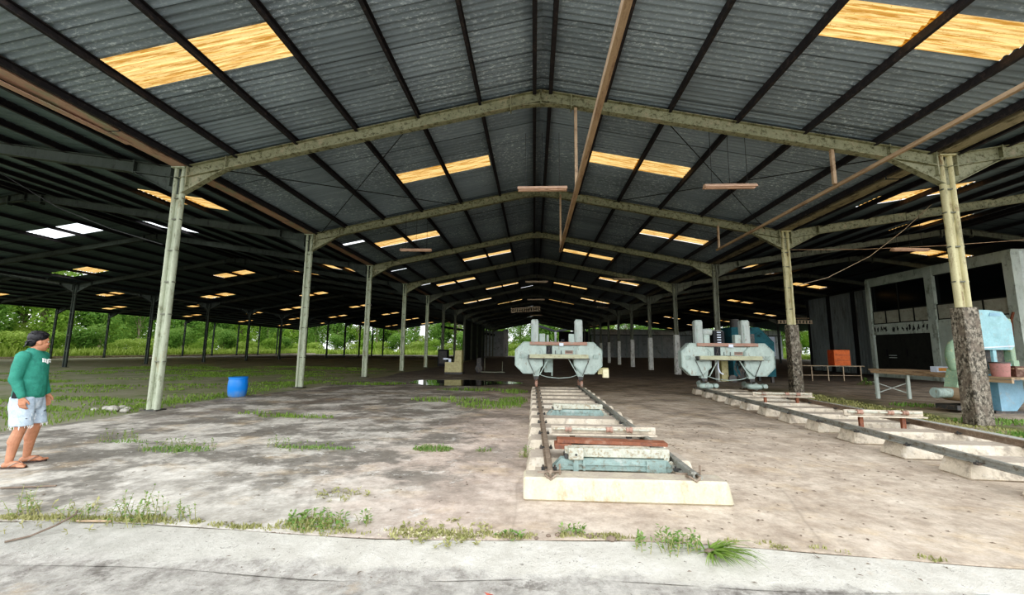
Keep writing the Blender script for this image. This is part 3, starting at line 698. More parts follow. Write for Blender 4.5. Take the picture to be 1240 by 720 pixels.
# puddle behind the grass
def blob(cx, cy, rx, ry, seed, n=40, k=.25):
    r2 = random.Random(seed); ph = [r2.uniform(0, 6.28) for _ in range(4)]
    return [(cx + rx * math.cos(a) * (1 + k * (math.sin(2 * a + ph[0]) * .5 + math.sin(3 * a + ph[1]) * .4 + math.sin(7 * a + ph[2]) * .25)), cy + ry * math.sin(a) * (1 + k * (math.sin(3 * a + ph[3]) * .5 + math.sin(5 * a + ph[1]) * .4))) for a in [2 * PI * i / n for i in range(n)]]
b = MB(); b.prism(blob(-3.3, 18.9, 2.3, 1.7, 4), .0, .008, 'z'); tag(b.build('puddle', M['water']), 'shallow dark puddle reflecting the columns on the hall floor', 'puddle')
# ------------------------------------------------------------------ tracks
def sleeper(x0, x1, y, wy, h, mat, label, grp, seed, rot=0):
    r2 = random.Random(seed); b = MB(); t = .78 + r2.uniform(-.05, .05); L = x1 - x0
    b.box((0, 0, h / 2), (L, wy, h), bev=.018); n = len(b.v)
    b.v = [(v[0] * (1 if v[2] < h / 2 else .955), v[1] * (1 if v[2] < h / 2 else t), v[2]) for v in b.v]
    b.v = [(v[0] + r2.uniform(-.006, .006), v[1] + r2.uniform(-.006, .006), v[2]) for v in b.v]
    o = b.build('concrete_sleeper', mat); o.location = ((x0 + x1) / 2, y, 0); o.rotation_euler = (0, 0, rot)
    return tag(o, label, 'sleeper', grp)
b = MB(); b.box((.93, 4.47, .11), (2.07, .30, .22), bev=.02)
b.v = [(v[0] + (-.03 if v[0] > 1 and v[2] > .1 else 0), v[1] + (.03 if v[1] < 4.5 and v[2] > .1 else 0), v[2]) for v in b.v]
tag(b.build('end_block', M['track_front']), 'cream-painted concrete end block closing the near end of the centre track', 'concrete block')
ys = [5.42 + .97 * i for i in range(11)]
for i, y in enumerate(ys):
    sleeper(-.1, 1.92, y, .52, .2, M['track_conc'], 'concrete cross sleeper of the centre track, %s from the cream end block' % ORD[i], 'sleepers of the centre track', i)
def strip(name, x0, x1, y0, y1, h, mat, label, cat):
    b = MB(); b.box(((x0 + x1) / 2, (y0 + y1) / 2, h / 2), (x1 - x0, y1 - y0, h)); return tag(b.build(name, mat), label, cat)
strip('foundation_strip', .02, .22, 4.62, 15.4, .10, M['track_conc'], 'low concrete strip under the left rail of the centre track', 'foundation')
strip('foundation_strip', 1.52, 1.74, 4.62, 15.4, .10, M['track_conc'], 'low concrete strip under the right rail of the centre track', 'foundation')
def rail(x0, x1, y0, y1, mat, label, z=.2, hook=True, wide=False):
    t = thing('track_rail', label, 'rail', (0, 0, 0))
    b = MB(); p0, p1 = V(x0, y0, z + .045), V(x1, y1, z + .045)
    b.section(p0, p1, [(-.045, -.045), (.045, -.045), (.045, -.033), (.01, -.025), (.01, .02), (.026, .026), (.026, .045), (-.026, .045), (-.026, .026), (-.01, .02), (-.01, -.025), (-.045, -.033)])
    b.build('rail_bar', mat, t)
    if wide:
        b = MB(); b.bar(p0 + V(.07, 0, -.02), p1 + V(.07, 0, -.02), .03, .05); b.build('side_bar', mat, t)
    n = int((y1 - y0) / .97); c = MB()
    c.box((0, 0, .012), (.17, .06, .024)); c.cyl((-.065, 0, .02), (-.065, 0, .05), .011, n=6); c.cyl((.065, 0, .02), (.065, 0, .05), .011, n=6); c0 = None
    for i in range(n + 1):
        y = y0 + .35 + i * .97; x = x0 + (x1 - x0) * (y - y0) / (y1 - y0)
        if c0 is None: c0 = o = c.build('rail_clip', M['dark_metal'], t)
        else: o = c0.copy(); C.objects.link(o); o.parent = t
        o.location = (x, y, z)
    if hook:
        c = MB(); c.tube([(x0 - .05, y0 + .08, z + .03), (x0 - .05, y0 - .03, z + .05), (x0, y0 - .07, z + .02), (x0 + .05, y0 - .03, z + .05), (x0 + .055, y0 + .08, z + .03)], .012, 6)
        c.tube([(x0 + .1, y0 + .1, z), (x0 + .1, y0 + .1, z + .13)], .01, 6); c.tube([(x0 - .13, y0 + .16, z + .02), (x0 + .12, y0 + .16, z + .035)], .013, 6)
        c.build('end_hook', M['rail'], t)
    return t
rail(.17, .12, 4.36, 15.3, M['rail'], 'rusty brown left rail of the centre track with a bent bolt at its near end')
rail(1.62, 1.62, 4.42, 15.3, M['rail_grey'], 'grey double right rail of the centre track', wide=True)

def lifter(x, y, L, label, rust=True, sc=1.0, rot=0):
    t = thing('log_lifter', label, 'log lifter', (x, y, 0), rot)
    b = MB(); b.prism([(0.02, .13), (-.0, .16), (.10, .255), (L * .98, .255), (L * 1.03, .16), (L * 1.0, .125)], -.05, .07); b.build('lower_arm', M['teal_part'], t)
    b = MB(); b.box((L * .5, -.062, .20), (L * .72, .012, .012)); b.box((L * .5, -.062, .145), (L * .8, .012, .012)); b.build('arm_rib', M['teal_part'], t)
    b = MB(); b.box((L * .56, .05, .315), (L * .9, .12, .10), bev=.008); b.build('upper_beam', M['pale_lifter'], t)
    b = MB(); b.box((L * .20, -.005, .315), (.17, .17, .13), bev=.008); b.build('end_housing', M['pale_lifter'], t)
    b = MB(); b.cyl((L * .20, -.10, .31), (L * .20, -.085, .31), .014, n=8); b.cyl((L * .12, -.06, .28), (L * .12, .12, .28), .028, n=10); b.build('pivot_pin', M['dark_metal'], t)
    b = MB(); b.box((L * .2, -.055, .18), (.06, .03, .15)); b.box((L * .27, -.055, .19), (.025, .03, .12)); b.build('clamp_plate', M['teal_part'], t)
    b = MB(); b.box((L * .88, -.06, .19), (.22, .03, .12)); b.box((L * .88, -.075, .118), (.05, .01, .035)); b.build('bracket', M['teal_part'], t)
    b = MB()
    for i in range(4): b.lathe([(.026, -.008), (.033, 0), (.026, .008)], (L * .98 + i * .045, -.02 - i * .01, .26 - i * .045), 10, 'y')
    b.build('chain', M['pale_lifter'], t)
    if rust:
        b = MB(); b.box((L * .54, .22, .40), (L * .98, .17, .04), (0, R(1), 0)); b.box((L * .1, .20, .355), (.2, .2, .06)); b.build('rust_plate', M['rust'], t)
        b = MB(); b.box((L * .5, .33, .36), (L * .9, .06, .05)); b.build('back_bar', M['dark_metal'], t)
    for s in (.12, .95):
        b = MB(); b.box((L * s, .03, .065), (.09, .14, .13)); b.build('foot', M['pale_lifter'], t)
    return t
lifter(.22, 5.02, 1.34, 'teal log lifter with a rusty top plate at the near end of the centre track')
lifter(.27, 9.0, 1.18, 'pale teal log lifter without rust plate, farther up the centre track', rust=False)
# timber-floor in the first bay
strip('pit_board', .32, 1.6, 4.70, 5.12, .03, M['track_conc'], 'low concrete ledge between end block and first sleeper', 'ledge')
def roller(x, y, L, label, z=.36, posts=False, rot=0):
    t = thing('roller_shaft', label, 'roller shaft', (x, y, 0), rot)
    b = MB(); b.box((L / 2 + .03, .05, z - .02), (L + .1, .03, .10)); b.box((L / 2 + .03, .0, z - .075), (L + .1, .12, .02)); b.build('channel', M['track_conc'], t)
    b = MB(); b.cyl((0, -.03, z), (L, -.03, z), .018, n=10); b.build('shaft', M['pale_lifter'], t)
    for f in (.16, .58, .78):
        b = MB(); b.lathe([(.018, -.05), (.04, -.045), (.04, -.02), (.03, 0), (.045, .02), (.045, .04), (.018, .05)], (L * f, -.03, z), 12, 'x'); b.build('collar', M['rust_red'], t)
    for f in (.2, .78):
        b = MB()
        if posts: b.box((L * f, .03, (z - .08) / 2 + .02), (.06, .05, z - .12)); b.build('leg', M['rust'], t)
        else: b.prism([(L * f - .05, z - .085), (L * f + .05, z - .085), (L * f + .01, z - .17), (L * f - .01, z - .17)], -.02, .04); b.build('bracket', M['dark_metal'], t)
    return t
roller(.28, 6.25, 1.42, 'roller shaft on a cream channel across the centre track behind the rusty lifter')
t2 = lambda y: 5.15 + .045 * (y - 4.8)
ROT = R(-2.6)
for i in range(13):
    y = 3.35 + .955 * i
    if y > 14.9: break
    sleeper(t2(y) + .08, t2(y) + 2.25, y + .32, .46, .21, M['track_conc'], 'pale concrete sleeper of the right-hand track, %s from the near right corner' % ORD[i], 'sleepers of the right-hand track', 40 + i, ROT)
rail(t2(3.0) + .1, t2(14.9) + .1, 3.0, 14.9, M['rail_grey'], 'grey left rail of the right-hand track running out of the picture', z=.21, hook=False, wide=True)
rail(t2(3.0) + 1.68, t2(14.9) + 1.68, 3.0, 14.9, M['rail'], 'brown right rail of the right-hand track', z=.21, hook=False)
roller(5.62, 7.85, 1.2, 'roller shaft on rusty legs across the near part of the right-hand track', z=.46, posts=True, rot=ROT)
roller(5.75, 11.2, 1.35, 'roller shaft on rusty legs across the right-hand track near the second column', z=.44, posts=True, rot=ROT)
b = MB(); b.prism([(7.95, 3.2), (8.25, 3.2), (8.55, 17.0), (8.25, 17.0)], 0, .09, 'z'); tag(b.build('concrete_curb', M['pillar_pale']), 'narrow low concrete curb between the right-hand track and the mossy strip', 'curb')

# ------------------------------------------------------------------ saw heads
def sawhead(label, loc, rz=0, variant=0):
    t = thing('sawmill_head', label, 'sawmill machine', loc, rz)
    def octo(cx, cz, w, h, c): 
        return [(cx - w + c, cz - h), (cx + w - c, cz - h), (cx + w, cz - h + c), (cx + w, cz + h - c), (cx + w - c, cz + h), (cx - w + c, cz + h), (cx - w, cz + h - c), (cx - w, cz - h + c)]
    for s in (-1, 1):
        cx = s * 1.0
        b = MB(); o_ = octo(cx, 1.25, .48, .54, .28); b.prism(o_, -.16, .20); g = b.build('wheel_guard', M['mach'], t)
        b = MB(); o2 = octo(cx, 1.25, .46, .52, .27)
        for a, c in zip(o2, o2[1:] + o2[:1]): b.bar((a[0], -.165, a[1]), (c[0], -.165, c[1]), .025, .02, (0, 1, 0))
        b.build('rim', M['mach_dk'], g)
        b = MB(); b.box((cx + s * .26, -.17, 1.30), (.17, .02, .14), bev=.004); b.build('hatch', M['mach_dk'], g)
        b = MB()
        for dx, dz in ((.3, .42), (-.3, .42), (.3, -.42)): b.cyl((cx + dx * s, -.16, 1.25 + dz), (cx + dx * s, -.18, 1.25 + dz), .014, n=6)
        b.build('bolt', M['dark_metal'], g)
    b = MB(); b.box((0, .02, 1.52), (1.36, .3, .30), bev=.01); b.build('body_panel', M['mach'], t)
    b = MB(); b.box((0, -.02, 1.735), (1.94, .42, .11), bev=.01); b.build('top_rail', M['rust_red'], t)
    b = MB(); b.box((.10, -.19, 1.70), (.14, .1, .10)); b.build('white_clamp', M['white_board'], t)
    b = MB(); b.box((-.31, -.14, 1.52), (.20, .02, .28)); b.build('opening', M['black'], t)
    b = MB(); b.bar((-.36, -.16, 1.4), (-.26, -.16, 1.66), .02, .02, (0, 1, 0)); b.bar((-.28, -.16, 1.4), (-.34, -.16, 1.66), .015, .015, (0, 1, 0)); b.build('linkage', M['dark_metal'], t)
    b = MB(); b.box((.36, -.14, 1.45), (.26, .02, .11)); b.build('slot_plate', M['rust_red'], t)
    b = MB(); b.box((.36, -.155, 1.45), (.22, .01, .03)); b.box((.36, -.155, 1.49), (.22, .01, .012)); b.build('slot', M['dark_metal'], t)
    b = MB()
    for x in (-.62, -.1, .1, .58): b.cyl((x, -.15, 1.38), (x, -.15, 1.50), .012, n=6)
    b.build('peg', M['dark_metal'], t)
    b = MB(); b.box((0, -.28, 1.30), (1.98, .24, .12), bev=.008); b.box((0, -.41, 1.345), (1.9, .02, .05)); b.build('front_beam', M['mach_yel'], t)
    b = MB(); b.box((0, -.30, 1.23), (2.04, .2, .02)); b.box((-1.0, -.3, 1.30), (.05, .26, .1)); b.build('beam_shoe', M['dark_metal'], t)
    # posts
    for s, w, mt in ((-1, .26, 'mach_post'), (1, .27, 'mach_post')):
        x = -.80 if s < 0 else .72
        b = MB(); b.box((x, .18, 2.16), (w, .30, .78), bev=.03); po = b.build('guide_post', M[mt], t)
        b = MB(); b.box((x, .18, 2.56), (w * .8, .24, .03)); b.box((x - w * .28, .02, 2.1), (.03, .02, .6)); b.build('post_cap', M['mach_dk'], po)
        b = MB(); b.box((x + (.26 if s < 0 else -.24), .22, 1.93), (.2, .24, .30), bev=.01); b.build('gear_box', M['mach'], t)
    if variant:
        b = MB(); b.lathe([(.0, -.16), (.11, -.15), (.13, 0), (.11, .15), (.0, .16)], (-.50, .2, 2.17), 14, 'x', cap=False); b.build('motor', M['mach_post'], t)
        b = MB(); b.box((-.12, .3, 1.98), (.36, .3, .46)); b.build('control_box', M['black'], t)
        b = MB(); b.box((.95, .5, 1.95), (.35, .3, .34)); b.build('side_box', M['dark_metal'], t)
        b = MB()
        for i in range(5): b.box((-.12, .14, 1.82 + i * .085), (.12, .02, .03))
        b.build('terminal', M['white_board'], t)
    else:
        b = MB(); b.box((.18, .3, 1.84), (.12, .15, .12)); b.build('lubricator', M['black'], t)
        b = MB(); b.cyl((-.35, .3, 1.78), (-.35, .3, 2.05), .05, n=10); b.build('pulley_post', M['mach_post'], t)
    # legs and wheel trucks
    for s in (-1, 1):
        x = s * .75
        b = MB(); b.prism([(x - .22, 1.24), (x + .22, 1.24), (x + .09, .62), (x - .09, .62)], -.10, .16); b.build('leg', M['mach'], t)
        b = MB(); b.bar((x - s * .02 - .1 * s, -.22, .70), (x - s * .42, -.22, 1.24), .03, .03, (0, 1, 0)); b.build('brace', M['mach_dk'], t)
        b = MB(); b.bar((x + s * .05, -.2, .66), (x + s * .30, -.2, 1.24), .018, .018, (0, 1, 0)); b.build('strut', M['dark_metal'], t)
        b = MB(); b.box((x, 0, .58), (.16, .26, .10)); b.bar((x - .03, -.05, .56), (x - .03, -.05, .36), .035, .035, (1, 0, 0)); b.bar((x + .04, .05, .56), (x + .04, .05, .36), .03, .03, (1, 0, 0)); b.build('truck_post', M['dark_metal'], t)
        tr = MB(); tr.box((x, .1, .42), (.10, .9, .08)); tm = tr.build('truck', M['mach_dk' if variant else 'rust_red'], t)
        for dy in (-.32, .5):
            b = MB(); b.lathe([(.03, -.035), (.105, -.03), (.105, .015), (.125, .02), (.125, .035), (.03, .04)], (x, dy, .395), 18, 'x'); b.build('wheel', M['rust_red'] if not variant else M['mach_post'], tm)
        if variant:
            b = MB(); b.box((x - .06, -.35, .40), (.44, .30, .15), bev=.05); b.lathe([(.0, -.1), (.07, -.09), (.07, .09), (.0, .1)], (x + .22, -.42, .42), 12, 'y', cap=False); b.build('truck_motor', M['mach_dk'], tm)
    b = MB(); b.tube([(-.68, -.1, .70), (-.4, -.12, .61), (0, -.12, .57), (.4, -.12, .60), (.68, -.1, .70)], .014, 6); b.build('hose', M['mach_dk'], t)
    if variant:
        b = MB(); b.tube([(-.25, .0, 1.24), (-.27, -.05, .95), (-.22, -.05, .82), (-.12, -.05, .76)], .022, 6); b.build('hose', M['white_board'], t)
        b = MB(); r2 = random.Random(5)
        for i in range(12):
            x = .42 + r2.uniform(-.1, .25); b.tube([(x, r2.uniform(-.1, .1), 1.22), (x + r2.uniform(-.15, .15), 0, .95), (x + r2.uniform(-.2, .2), 0, .6)], .02, 5)
        b.lathe([(.0, -.05), (.12, -.05), (.12, .05), (.0, .05)], (.22, .1, .62), 14, 'y', cap=False); b.build('cable_bundle', M['dark_metal'], t)
        b = MB(); b.box((.12, .5, .85), (.22, .2, .7)); b.build('column', M['ochre_mach'], t)
    else:
        b = MB(); b.cyl((-.2, .3, .62), (-.2, .3, 1.24), .03, n=8); b.box((-.32, .3, .98), (.3, .2, .46)); b.build('inner_post', M['mach_dk'], t)
        b = MB(); b.box((1.52, .05, .82), (.36, .2, .22), bev=.01); b.build('coolant_box', M['ochre_mach'], t)
        b = MB(); b.box((1.6, -.02, .74), (.2, .16, .28), bev=.01); b.build('bin', M['cream'], t)
    return t
sawhead('pale green sawmill head with octagonal wheel guards on the centre track', (.83, 14.25, 0))
sawhead('pale green sawmill head with a motor between its posts on the right-hand track', (t2(14.2) + .85, 14.2, 0), ROT, 1)

# ------------------------------------------------------------------ vertical bandsaw at the right
def vsaw():
    t = thing('band_saw', 'light blue vertical bandsaw behind the black-stained column base', 'bandsaw', (12.0, 11.6, 0), R(8))
    b = MB(); o_ = [(-.62, 1.62), (.50, 1.62), (.60, 1.74), (.60, 2.32), (.36, 2.62), (-.02, 2.66), (-.62, 2.66)]
    b.prism(o_, -.2, .2); g = b.build('upper_guard', M['blue_saw'], t)
    b = MB(); b.prism([(-.05, 2.50), (.30, 2.50), (.26, 2.58), (-.0, 2.59)], -.215, -.20); b.build('vent', M['blue_saw2'], g)
    b = MB(); b.lathe([(.20, -.200), (.17, -.207), (.0, -.207)], (.12, 0, 2.1), 24, 'y', cap=False); b.build('wheel_boss', M['blue_saw'], g)
    b = MB(); b.bar((-.5, -.21, 1.66), (.56, -.21, 1.72), .03, .02, (0, 1, 0)); b.build('seam', M['white_board'], g)
    b = MB(); b.box((.66, .05, 1.80), (.13, .34, 1.30), bev=.02); b.box((.68, .05, 1.22), (.16, .36, .25)); b.build('column', M['green_guard'], t)
    b = MB(); b.prism([(-.05, .05), (.38, .05), (.68, .34), (.66, .98), (-.05, .98)], -.2, .2); g = b.build('lower_guard', M['blue_saw2'], t)
    b = MB(); b.box((.50, -.21, .90), (.14, .02, .14)); b.build('plate', M['white_board'], g)
    b = MB(); b.box((.15, .1, 1.36), (.75, .2, .5)); b.build('throat', M['dark_metal'], t)
    b = MB(); b.box((.05, -.12, 1.42), (.10, .06, .5)); b.build('blade_guide', M['blue_saw'], t)
    b = MB(); b.box((.15, -.15, 1.19), (.5, .12, .12)); b.build('guide_arm', M['blue_saw'], t)
    # drive side left of the pillar
    b = MB(); b.ell((-.78, .1, 1.42), (.24, .18, .46), 18, 12); b.build('fan_housing', M['green_guard'], t)
    b = MB(); b.prism([(-1.15, .34), (-.45, .34), (-.55, 1.12), (-.9, 1.12)], -.05, .25); b.build('side_frame', M['green_guard'], t)
    b = MB(); b.cyl((-1.08, -.40, .47), (-1.08, .2, .47), .17, n=24); b.cyl((-1.08, -.42, .47), (-1.08, -.40, .47), .13, n=24); b.build('drum', M['wood'], t)
    b = MB(); b.cyl((-1.65, .0, .50), (-1.2, .0, .50), .12, n=16); b.lathe([(.13, -.02), (.14, 0), (.13, .02)], (-1.62, 0, .5), 16, 'x'); mo = b.build('motor', M['mach_dk'], t)
    b = MB()
    for i in range(6): b.lathe([(.12, -.006), (.128, 0), (.12, .006)], (-1.55 + i * .055, 0, .5), 16, 'x', cap=False)
    b.build('fins', M['mach_dk'], mo)
    b = MB(); b.box((-.95, .05, .14), (.7, .5, .12)); b.cyl((-.7, -.3, .16), (-.7, -.2, .16), .16, n=18); b.build('base_frame', M['dark_metal'], t)
    b = MB(); b.box((-.65, -.08, .17), (.5, .3, .18), bev=.05); b.build('foot', M['mach_dk'], t)
    b = MB(); b.box((.2, 0, .03), (.9, .45, .06)); b.build('base_plate', M['dark_metal'], t)
    return t
vsaw()
def table(label, loc, L, W, H, legs, rz=0, top='wood_table', leg='office', th=.045, cross=False):
    t = thing('work_table', label, 'table', loc, rz)
    b = MB()
    for i in range(4): b.box((-W / 2 + W * (i + .5) / 4, L / 2, H - th / 2), (W / 4 - .012, L, th))
    b.build('table_top', M[top], t)
    for (x, y) in legs:
        b = MB(); b.box((x, y, (H - th) / 2), (.09, .07, H - th)); b.build('leg', M[leg], t)
    b = MB(); b.box((-W / 2 + .05, L / 2, H - th - .05), (.05, L * .96, .08)); b.box((W / 2 - .05, L / 2, H - th - .05), (.05, L * .96, .08)); b.build('apron', M[top], t)
    if cross:
        b = MB(); b.bar((-W / 2 + .05, L - .12, .15), (W / 2 - .05, L - .12, .55), .025, .03, (0, 1, 0)); b.bar((-W / 2 + .05, L - .10, .55), (W / 2 - .05, L - .10, .15), .025, .03, (0, 1, 0)); b.build('cross_brace', M[leg], t)
    return t
table('long plank feed table leading to the light blue bandsaw', (12.05, 12.05, 0), 2.75, 1.25, .98, [(-.5, 2.6), (.5, 2.6), (.5, .3)], top='wood_table', cross=True)
table('wooden saw table at the right edge holding the pink bucket', (12.35, 10.5, 0), .86, 2.0, .95, [(-.88, .7), (.92, .72)])
t = thing('bucket', 'dusty pink bucket with a dark rim on the saw table', 'bucket', (11.66, 11.0, .951))
b = MB(); b.lathe([(.155, 0), (.18, .33)], n=22); b.build('tub', M['pinkcan'], t); b = MB(); b.lathe([(.16, .33), (.19, .33), (.19, .36), (.16, .36)], n=22); b.build('rim', M['dark_metal'], t)
t = thing('crate', 'dark brown crate beside the pink bucket on the saw table', 'crate', (12.06, 11.05, .951))
b = MB(); b.box((0, 0, .13), (.24, .26, .26)); b.build('case', M['brownbox'], t)
b = MB(); b.box((-.125, 0, .2), (.012, .2, .03)); b.box((0, -.135, .2), (.18, .012, .03)); b.build('batten', M['wood'], t)
t = thing('small_box', 'cream carton at the right edge of the saw table', 'box', (12.42, 10.85, .951))
b = MB(); b.box((0, 0, .09), (.26, .2, .18), bev=.008); b.build('carton', M['cream'], t); b = MB(); b.box((0, -.105, .1), (.12, .01, .08)); b.build('print', M['green_guard'], t)
t = thing('small_box', 'white box with an orange panel on the table left of the stained column base', 'box', (11.72, 12.55, .981))
b = MB(); b.box((0, 0, .08), (.46, .2, .16), bev=.008); b.build('carton', M['white_board'], t); b = MB(); b.box((-.03, -.105, .08), (.3, .01, .09)); b.build('print', M['label_orange'], t)
# far bench with the orange box
t = table('long low bench in the dark part of the hall under the orange box', (14.3, 23.3, 0), .6, .6, .80, [], top='fixture_dk')
bpy.data.objects.remove(KIDS[t.name][0]); bpy.data.objects.remove(KIDS[t.name][1]); KIDS[t.name] = []
b = MB(); b.box((1.7, .3, .80), (3.6, .7, .04)); b.build('table_top', M['fixture_dk'], t)
for x in (.15, .75, 1.6, 2.4, 3.3):
    b = MB(); b.box((x, 0, .39), (.05, .05, .78)); b.build('leg', M['fixture_dk'], t)
b = MB(); b.box((1.7, 0, .3), (3.2, .03, .03)); b.build('stretcher', M['fixture_dk'], t)
t = thing('orange_crate', 'orange-red drawer crate standing on the far bench', 'crate', (16.75, 23.6, .825))
b = MB(); b.box((0, 0, .42), (.85, .5, .84), bev=.015); b.build('case', M['orange_box'], t)
b = MB()
for z in (.28, .56): b.box((0, -.255, z), (.8, .012, .02))
b.build('drawer_gaps', M['brownbox'], t)
# ochre machine by the puddle, tank, board
t = thing('ochre_machine', 'small ochre machine standing behind the puddle', 'machine', (-4.75, 25.6, 0))
b = MB(); b.prism([(-.75, .12), (.28, .12), (.28, 1.45), (-.12, 1.45), (-.16, .72), (-.75, .72)], -.3, .3); b.build('body', M['ochre_mach'], t)
b = MB(); b.box((-.2, 0, .06), (1.1, .7, .12)); b.build('base', M['dark_metal'], t)
b = MB(); b.cyl((-.5, 0, .72), (-.5, 0, .95), .09, n=12); b.box((-.75, 0, .92), (.3, .2, .1)); b.build('head', M['white_board'], t)
t = thing('grinder', 'dark grey machine right of the ochre one at the hall floor', 'machine', (-3.55, 26.8, 0))
b = MB(); b.box((0, 0, .5), (.35, .4, 1.0), bev=.04); b.build('body', M['dark_metal'], t); b = MB(); b.lathe([(.0, -.06), (.24, -.05), (.24, .05), (.0, .06)], (0, -.25, .3), 18, 'y', cap=False); b.build('wheel', M['dark_metal'], t)
b = MB(); b.box((.9, 0, .08), (1.6, .5, .08)); b.box((.35, 0, .5), (.04, .04, .9)); b.box((1.5, 0, .4), (.04, .04, .7)); b.build('rack', M['steel_shade'], t)
t = thing('machine_cabinet', 'black cabinet behind the left columns near the ochre machine', 'cabinet', (-8.2, 37, 0))
b = MB(); b.box((0, 0, .75), (.9, .6, 1.5), bev=.03); b.build('case', M['black'], t); b = MB(); b.box((0, -.31, .8), (.7, .02, 1.1)); b.build('door', M['dark_metal'], t)
t = thing('storage_tank', 'dark teal tank with a sloping shoulder behind the right sawmill head', 'tank', (11.0, 22.0, 0))
b = MB(); b.prism([(-1.0, .3), (1.05, .3), (1.05, 2.0), (.35, 2.75), (-1.0, 2.75)], -.7, .7); b.build('shell', M['tank'], t)
for x, y in ((-.9, -.6), (.9, -.6), (-.9, .6), (.9, .6)): b = MB(); b.box((x, y, .15), (.12, .12, .3)); b.build('foot', M['dark_metal'], t)
b = MB(); b.cyl((-.5, 0, 2.75), (-.5, 0, 3.2), .22, n=16); b.build('filler_neck', M['dark_metal'], t)
t = thing('notice_board', 'large white board standing near the far right opening', 'board', (31.6, 57.5, 0))
b = MB(); b.box((0, 0, 2.3), (2.1, .08, 2.6)); b.build('panel', M['white_board'], t); b = MB(); b.box((-.9, 0, .5), (.08, .08, 1.0)); b.box((.9, 0, .5), (.08, .08, 1.0)); b.box((0, 0, .5), (1.9, .04, .8)); b.build('stand', M['wall_pale'], t)

# ------------------------------------------------------------------ barrel
t = thing('plastic_barrel', 'blue plastic barrel standing at the slab edge between the left columns', 'barrel', (-9.15, 12.4, 0))
b = MB(); b.lathe([(.0, .0), (.20, .0), (.235, .03), (.255, .14), (.268, .30), (.262, .44), (.245, .54), (.225, .58), (.225, .60), (.21, .60), (.2, .56), (.0, .56)], n=32, cap=False); b.build('drum', M['barrel'], t)
b = MB(); b.lathe([(.235, .545), (.262, .55), (.262, .60), (.235, .605), (.22, .60)], n=32); b.build('lid_ring', M['barrel'], t)
for s in (R(170), R(-10)):
    b = MB(); c, s_ = math.cos(s), math.sin(s); b.box((c * .268, s_ * .268, .49), (.03, .07, .09), (0, 0, s)); b.build('handle', M['tank'] if s > 1 else M['barrel'], t)

# ------------------------------------------------------------------ office block
t = thing('office_building', 'two-storey pale green office block inside the shed at the right', 'building', (22.25, 0, 0))
D = 7.5; YA, YB = 19.85, 28.35
def wbox(x0, x1, y0, y1, z0, z1, mat, name, par=t):
    b = MB(); b.box(((x0 + x1) / 2, (y0 + y1) / 2, (z0 + z1) / 2), (x1 - x0, y1 - y0, z1 - z0)); return b.build(name, M[mat], par)
b = MB(); b.box((D / 2 + .3, (YA + YB) / 2, 3.1), (D - .1, YB - YA - .5, 6.15)); b.build('core', M['black'], t)
wbox(-.02, D, YA, YA + .2, 0, 6.31, 'office_pale', 'side_wall')
wbox(0, .35, YA, YB, 5.85, 6.31, 'office', 'parapet')
wbox(0, .35, YA, YB, 2.68, 3.36, 'office', 'floor_band')
for y0, y1 in ((YA, YA + .40), (23.75, 24.2), (YB - .28, YB)): wbox(-.04, .35, y0, y1, 0, 6.3, 'office', 'pillar')
wbox(.05, .3, YA, YB, 0, .28, 'office', 'plinth'); wbox(0, .3, 22.95, 23.75, 0, 2.7, 'office', 'pier'); wbox(0, D, YA, YB, 6.31, 6.4, 'office', 'roof_slab')
for y0, y1, n in ((24.2, YB - .28, 4), (YA + .40, 23.75, 3)):
    w_ = wbox(.15, .19, y0, y1, 4.22, 5.85, 'glass', 'window_glass')
    for i in range(n): wbox(.08, .14, y0 + (y1 - y0) * i / n + .05, y0 + (y1 - y0) * (i + 1) / n - .05, 3.42, 4.18, 'office_panel', 'lower_panel')
    b = MB(); b.box((.11, (y0 + y1) / 2, 4.20), (.08, y1 - y0, .06)); b.box((.11, (y0 + y1) / 2, 3.39), (.08, y1 - y0, .06)); b.box((.11, (y0 + y1) / 2, 5.83), (.08, y1 - y0, .04))
    for i in range(n + 1): b.box((.11, y0 + (y1 - y0) * i / n + (0.02 if i == 0 else -.02 if i == n else 0), 3.8), (.08, .05, .82))
    for i in range(0, n + 1, 2): b.box((.12, min(y1 - .02, y0 + (y1 - y0) * i / n + .02), 5.0), (.05, .035, 1.6))
    b.build('window_frame', M['door_dark'], t)
dw = wbox(.12, .2, 24.2, YB - .28, .28, 2.68, 'door_dark', 'door')
for i in range(4):
    y = 24.4 + i * .95
    b = MB(); b.box((.11, y + .4, 1.45), (.02, .86, 2.2)); b.build('leaf', M['door_dark'], dw)
for y in (25.9, 27.3): b = MB(); b.box((.09, y, 1.55), (.02, .1, .45)); b.build('handle', M['black'], dw)
for z in (1.38, 1.24): b = MB(); b.box((.09, 26.9, z), (.012, .55, .04)); b.build('stripe', M['office_pale'], dw)
for y0, y1 in ((YA + .45, 21.2), (22.15, 22.95)):
    g = wbox(.14, .18, y0, y1, .28, 2.68, 'black', 'grille_backing'); b = MB()
    n = int((y1 - y0) / .16)
    for i in range(n + 1): b.box((.08, y0 + (y1 - y0) * i / n, 1.48), (.02, .022, 2.4))
    for i in range(15): b.box((.07, (y0 + y1) / 2, .32 + i * .167), (.02, y1 - y0, .022))
    b.build('grille_bars', M['rust_red'], g)
wbox(.08, .14, 21.2, 22.15, .28, 2.68, 'office_panel', 'wall_panel')
